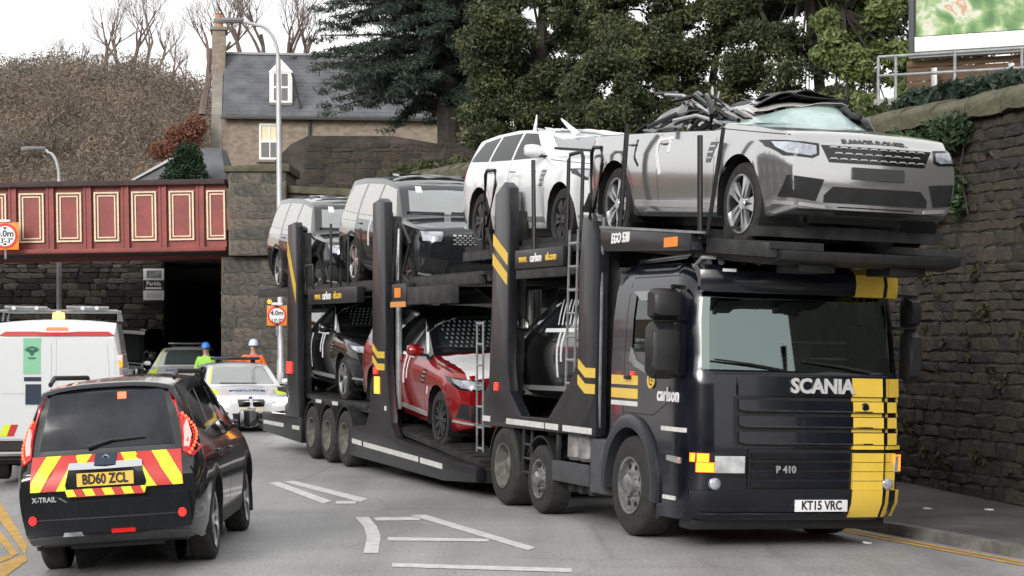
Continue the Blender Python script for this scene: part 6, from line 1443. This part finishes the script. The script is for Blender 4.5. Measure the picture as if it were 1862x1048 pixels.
# ---- police cars
def police(label, M, suvlike, bright):
    h=1.0 if not suvlike else 1.16
    Pp=dict(wb=2.97,xf=2.34,xr=-2.5,W=.935 if not suvlike else .98,zb=.2*h,r=.34 if not suvlike else .38,ar=.40 if not suvlike else .45,plan=(.22,.9,.12,.6),tumble=.38,rake=(.08,.1),bulge=.08,
      T=[(x,z*h) for x,z in [(2.34,.66),(2.28,.74),(2.1,.80),(1.3,.93),(.95,.98),(.05,1.38),(-.3,1.45),(-.9,1.48),(-1.7,1.44),(-2.1,1.36),(-2.4,1.0),(-2.5,.9)]],S=[(x,z*h) for x,z in [(2.34,.60),(1.9,.76),(.95,.90),(-2.2,.95),(-2.5,.8)]])
    root=thing('police_car',label,'police car',M,'police cars by the bridge'); sh=car_common(Pp,root,carwhite,alloy,'five')
    Z=lambda pl_:[(u,v*h) for u,v in pl_]
    F=lambda n,poly,m_,par=root,off=.006,**k: sh.patch(n,'F',Z(poly),m_,par,off=off,res=k.get('res',.045))
    F('windscreen',[(-.70,1.005),(.70,1.005),(.56,1.375),(-.56,1.375)],paleglass)
    for s_ in (1,-1):
        ax='L' if s_>0 else 'R'
        for q in ([(.62,.97),(.02,1.30),(-.38,1.36),(-.42,.97)],[(-.5,.97),(-.46,1.36),(-1.25,1.34),(-1.4,.99)],[(-1.48,1.0),(-1.35,1.33),(-1.8,1.26),(-2.0,1.03)]): sh.patch('side_window',ax,Z(q),glass,root,off=.004)
        for i in range(8):
            for j in range(2):
                x0=1.0-i*.28; sh.patch('battenburg_square',ax,Z([(x0,.52+j*.19),(x0-.27,.52+j*.19),(x0-.27,.70+j*.19),(x0,.70+j*.19)]),chev_y if (i+j)%2 else mat('police_blue',(.01,.05,.35),.4),root,off=.004,res=.2)
        mirror(root,sh,.62,1.04*h,carwhite,s_,(.13,.2,.15)); seam(sh,Z([(.95,.85),(.95,.35)]),root,ax)
        S_=lambda pl_: pl_ if s_>0 else [(-u,v) for u,v in pl_][::-1]
        F('kidney_grille',S_([(.03,.70),(.27,.70),(.29,.66),(.26,.56),(.05,.56),(.03,.60)]),blackgl,root,.015)
        hl=F('headlight',S_([(.42,.70),(.78,.735),(.82,.68),(.74,.61),(.46,.60)]),clear_lens,root,.01)
        on=(bright==2) or (bright==1 and s_>0)
        if on: F('lit_lamp',S_([(.44,.70),(.78,.73),(.82,.68),(.74,.612),(.47,.602)]),white_on,hl,.016)
        F('lower_intake',S_([(.48,.44),(.80,.48),(.80,.36),(.52,.32)]),blackpl,root,.006)
        F('bonnet_flash',S_([(.62,.80),(.86,.80),(.80,.88),(.66,.92)]),chev_y,root,.005)
        F('pillar_stripe',S_([(.76,1.0),(.72,1.0),(.575,1.36),(.60,1.37)]),chev_y,root,.008) if s_<0 else None
    F('centre_intake',[(-.40,.42),(.40,.42),(.38,.30),(-.38,.30)],blackpl)
    F('number_plate',[(-.26,.455),(.26,.455),(.26,.545),(-.26,.545)],mat('pale_plate',(.75,.68,.5),.4),root,.03)
    p,n=sh.hit('F',0,.5*h); text('lettering','SF64',.09,blacktx,root,frame_M((p.x+.034,0,.5*h),(0,1,0),(0,0,1)),.002,.02)
    hood_text(root,sh,'POLICE',.24,mat('police_blue',(.01,.05,.35),.4),1.62,.02)
    p,n=sh.hit('F',0,.73*h); MB().lathe([(0,.01),(.036,.008),(.04,0)],16,'x',(p.x+.004,0,.735*h)).build('roundel',mat('badge_blue',(.03,.08,.3),.3),root)
    zt=1.48*h; lbm=MB().box((-.75,-.55,zt+.03),(-.45,.55,zt+.10)).build('light_bar',mat('smoked_light_bar',(.02,.02,.03),.2,coat=.5),root,.03)
    for y in (-.42,.42): box('blue_lens',(-.74,y-.1,zt+.035),(-.46,y+.1,zt+.106),mat('blue_lens',(.02,.06,.4),.15),lbm,.02)
    for y in (-.4,.4): box('bar_foot',(-.64,y-.05,zt-.06),(-.56,y+.05,zt+.04),blackpl,lbm)
    F('wiper',[(-.5,1.01),(.3,1.005),(.3,1.015),(-.5,1.02)],blackpl,root,.02)
    return root
police('white police car with a blazing headlight beside the trailer tail',world_M(-6.16,44.55,0,(.25,-.97)),False,2)
police('white police off-roader under the bridge, left of the other police car',world_M(-9.80,59.3,0,(.06,-1)),True,0)
# ---- people
skinm=mat('skin',(.50,.30,.22),.55)
def person(label, M, joints, edges, mats_, zones, helmet):
    names=list(joints); idx={n:i for i,n in enumerate(names)}
    me=bpy.data.meshes.new('person'); me.from_pydata([joints[n][0] for n in names],[(idx[a],idx[b]) for a,b in edges],[])
    ob=bpy.data.objects.new('tmp',me); col.objects.link(ob); sk=ob.modifiers.new('Skin','SKIN'); sk.use_smooth_shade=True
    for i,n in enumerate(names):
        r=joints[n][1]; me.skin_vertices[0].data[i].radius=(r if isinstance(r,tuple) else (r,r)); me.skin_vertices[0].data[i].use_root=(n=='pelvis')
    ss=ob.modifiers.new('Sub','SUBSURF'); ss.levels=2; ss.render_levels=2
    bpy.context.view_layer.update(); m2=bpy.data.meshes.new_from_object(ob.evaluated_get(bpy.context.evaluated_depsgraph_get())); bpy.data.objects.remove(ob)
    m2.materials.clear()
    for m_ in mats_: m2.materials.append(m_)
    for p_ in m2.polygons: p_.material_index=zones(p_.center); p_.use_smooth=True
    root=thing('person',label,'person',M); link('body',m2,None,root)
    helmet(root,joints)
    return root
def std_person(arms):
    J={'pelvis':((0,0,.95),(.15,.12)),'belly':((0,0,1.10),(.155,.12)),'chest':((0,.0,1.32),(.19,.13)),'collar':((0,0,1.46),(.12,.09)),'neck':((0,0,1.53),.058),'head1':((0,-.01,1.60),(.072,.082)),'head2':((0,-.015,1.68),(.078,.095)),'head3':((0,-.0,1.76),(.06,.07)),
       'hipL':((.10,0,.88),.10),'kneeL':((.11,-.02,.50),.068),'ankL':((.12,.02,.10),.05),'toeL':((.13,-.14,.045),.04),'hipR':((-.10,0,.88),.10),'kneeR':((-.12,-.02,.50),.068),'ankR':((-.13,.02,.10),.05),'toeR':((-.14,-.14,.045),.04)}
    for s,k in (('L',1),('R',-1)):
        a=arms[s]; J['sh'+s]=((k*.19,0,1.42),.075); J['el'+s]=(a[0],.058); J['wr'+s]=(a[1],.040); J['ha'+s]=(a[2],(.035,.025))
        d=(Vector(a[2])-Vector(a[1])).normalized(); sd_=d.cross(Vector((0,0,1))); sd_=sd_.normalized() if sd_.length>.01 else Vector((1,0,0))
        for q in range(4): J['f%d%s'%(q,s)]=(tuple(Vector(a[2])+d*(.085-.008*abs(q-1.5))+sd_*(.027*(q-1.5))-Vector((0,0,.02))),.009)
        J['th'+s]=(tuple(Vector(a[1])+d*.06+sd_*.05*k),.011)
    E_=[('pelvis','belly'),('belly','chest'),('chest','collar'),('collar','neck'),('neck','head1'),('head1','head2'),('head2','head3')]
    for s in 'LR': E_+=[('pelvis','hip'+s),('hip'+s,'knee'+s),('knee'+s,'ank'+s),('ank'+s,'toe'+s),('chest','sh'+s),('sh'+s,'el'+s),('el'+s,'wr'+s),('wr'+s,'ha'+s),('wr'+s,'th'+s)]+[('ha'+s,'f%d%s'%(q,s)) for q in range(4)]
    return J,E_
hivis=mat('orange_hi_vis',(.85,.16,.04),.7,var=.12,vs=5,emit=(1,.2,.05),es=.08); navyt=mat('navy_trousers',(.02,.025,.04),.85); hvg=mat('green_hi_vis',(.30,.62,.08),.7,emit=(.4,.8,.1),es=.08)
def helm(m_, peak):
    def f(root,J):
        c=J['head3'][0]
        MB().lathe([(.125,-.03),(.122,0),(.112,.05),(.085,.095),(.045,.12),(0,.128)],20,'z',(c[0],c[1]-.01,c[2]-.015)).build('helmet',m_,root,smooth=50)
        MB().prism([(-.10,-.11),(.10,-.11),(.07,-.18),(-.07,-.18)],c[2]-.05,c[2]-.035,'z').build('helmet_peak',m_,root,.004)
        h=J['head2'][0]; MB().tube([(h[0],h[1]-.09,h[2]+.02),(h[0],h[1]-.118,h[2]-.015)],[.010,.016],6).build('nose',skinm,root)
        for s_ in (-1,1):
            MB().lathe([(0,-.012),(.011,0),(0,.012)],8,'y',(h[0]+s_*.032,h[1]-.085,h[2]+.022)).build('eye',blacktx,root); MB().lathe([(0,-.008),(.022,-.004),(.02,.006),(0,.01)],8,'x',(h[0]+s_*.082,h[1]+.0,h[2])).build('ear',skinm,root)
        box('mouth',(h[0]-.025,h[1]-.093,h[2]-.058),(h[0]+.025,h[1]-.083,h[2]-.050),mat('lips',(.35,.13,.11),.6),root,.002)
        ch=J['chest'][0]
    return f
J,E_=std_person({'L':((.30,.0,1.14),(.27,-.12,.92),(.26,-.18,.85)),'R':((-.36,-.14,1.30),(-.58,-.30,1.36),(-.66,-.34,1.37))})
def zn(c):
    if c.z>1.49 and abs(c.x)<.16: return 2
    if (c.x<-.60) or (c.x>.22 and c.z<.93): return 2
    if c.z>.86: return 0
    return 1 if c.z>.1 else 3
pr=person('person in orange hi-vis jacket and white helmet reaching out beside the police car',Matrix.Translation(((461-931)/3600*47.5,47.5,.13)) @ Matrix.Rotation(R(8),4,'Z') @ Matrix.Scale(.99,4),J,E_,[hivis,navyt,skinm,blackpl],zn,helm(mat('white_blue_helmet',(.55,.65,.85),.3,coat=.4),True))
for z_ in (1.08,1.22): MB().lathe([(.172,-.025),(.178,-.02),(.178,.02),(.172,.025)],24,'z',(0,0,z_)).build('reflective_band',reflw,pr,M=Matrix.Diagonal((1.03,.86,1,1)))
J,E_=std_person({'L':((.27,.02,1.15),(.26,-.06,.90),(.26,-.1,.82)),'R':((-.27,.02,1.15),(-.26,-.06,.90),(-.26,-.1,.82))})
pr=person('person in green hi-vis and bright blue helmet between the two police cars',Matrix.Translation(((374-931)/3600*53.5,53.5,0)) @ Matrix.Scale(1.0,4),J,E_,[hvg,navyt,skinm,blackpl],lambda c: 2 if (c.z>1.49 and abs(c.x)<.16) or (abs(c.x)>.2 and c.z<.92) else (0 if c.z>.86 else (1 if c.z>.1 else 3)),helm(mat('blue_helmet',(.03,.20,.62),.4,coat=.2),True))
for z_ in (1.08,1.22): MB().lathe([(.172,-.025),(.178,-.02),(.178,.02),(.172,.025)],24,'z',(0,0,z_)).build('reflective_band',reflw,pr,M=Matrix.Diagonal((1.03,.86,1,1)))

# ---- terraces added out of frame for dark reflections, plus a tree mirrored in the windscreen
def terrace(label, M, n, h):
    t=thing('added_terrace',label,'house',M)
    box('front_wall',(0,0,-.3),(n*4,.5,h),mat('dark_terrace_stone',(.10,.096,.09),.9,var=.4,vs=1),t,0); box('body',(0,.5,-.3),(n*4,8,h),harl,t,0)
    MB().prism([(-.4,h),(4.2,h+3.0),(8.6,h)],-.2,n*4+.2,'x').build('roof',slate,t,smooth=0)
    for i in range(n):
        for z in (1.9,4.9,7.6):
            if z+1<h: sash('window',i*4+2,z,1.1,1.7,-.01,t)
        box('chimney',(i*4+.1,3.5,h+1.5),(i*4+.9,5,h+4.2),rubble,t)
terrace('dark grey terrace added out of frame on the left to darken reflections',Matrix.Translation((-17,-30,0)) @ Matrix.Rotation(R(90),4,'Z'),16,8.5)
terrace('dark grey terrace added behind the viewer to darken reflections',Matrix.Translation((30,-38,0)) @ Matrix.Rotation(R(180),4,'Z'),14,9.0)
leaf_tree('leafy tree on the right kerb behind the viewer',(21.5,3.6,0),[((0,0,4.6),(1.9,1.9,1.9),50,.7)],9000,.18,ev2,[([(0,0,0),(.1,0,3),(0,0,5),(.2,0,8)],.3)],77)
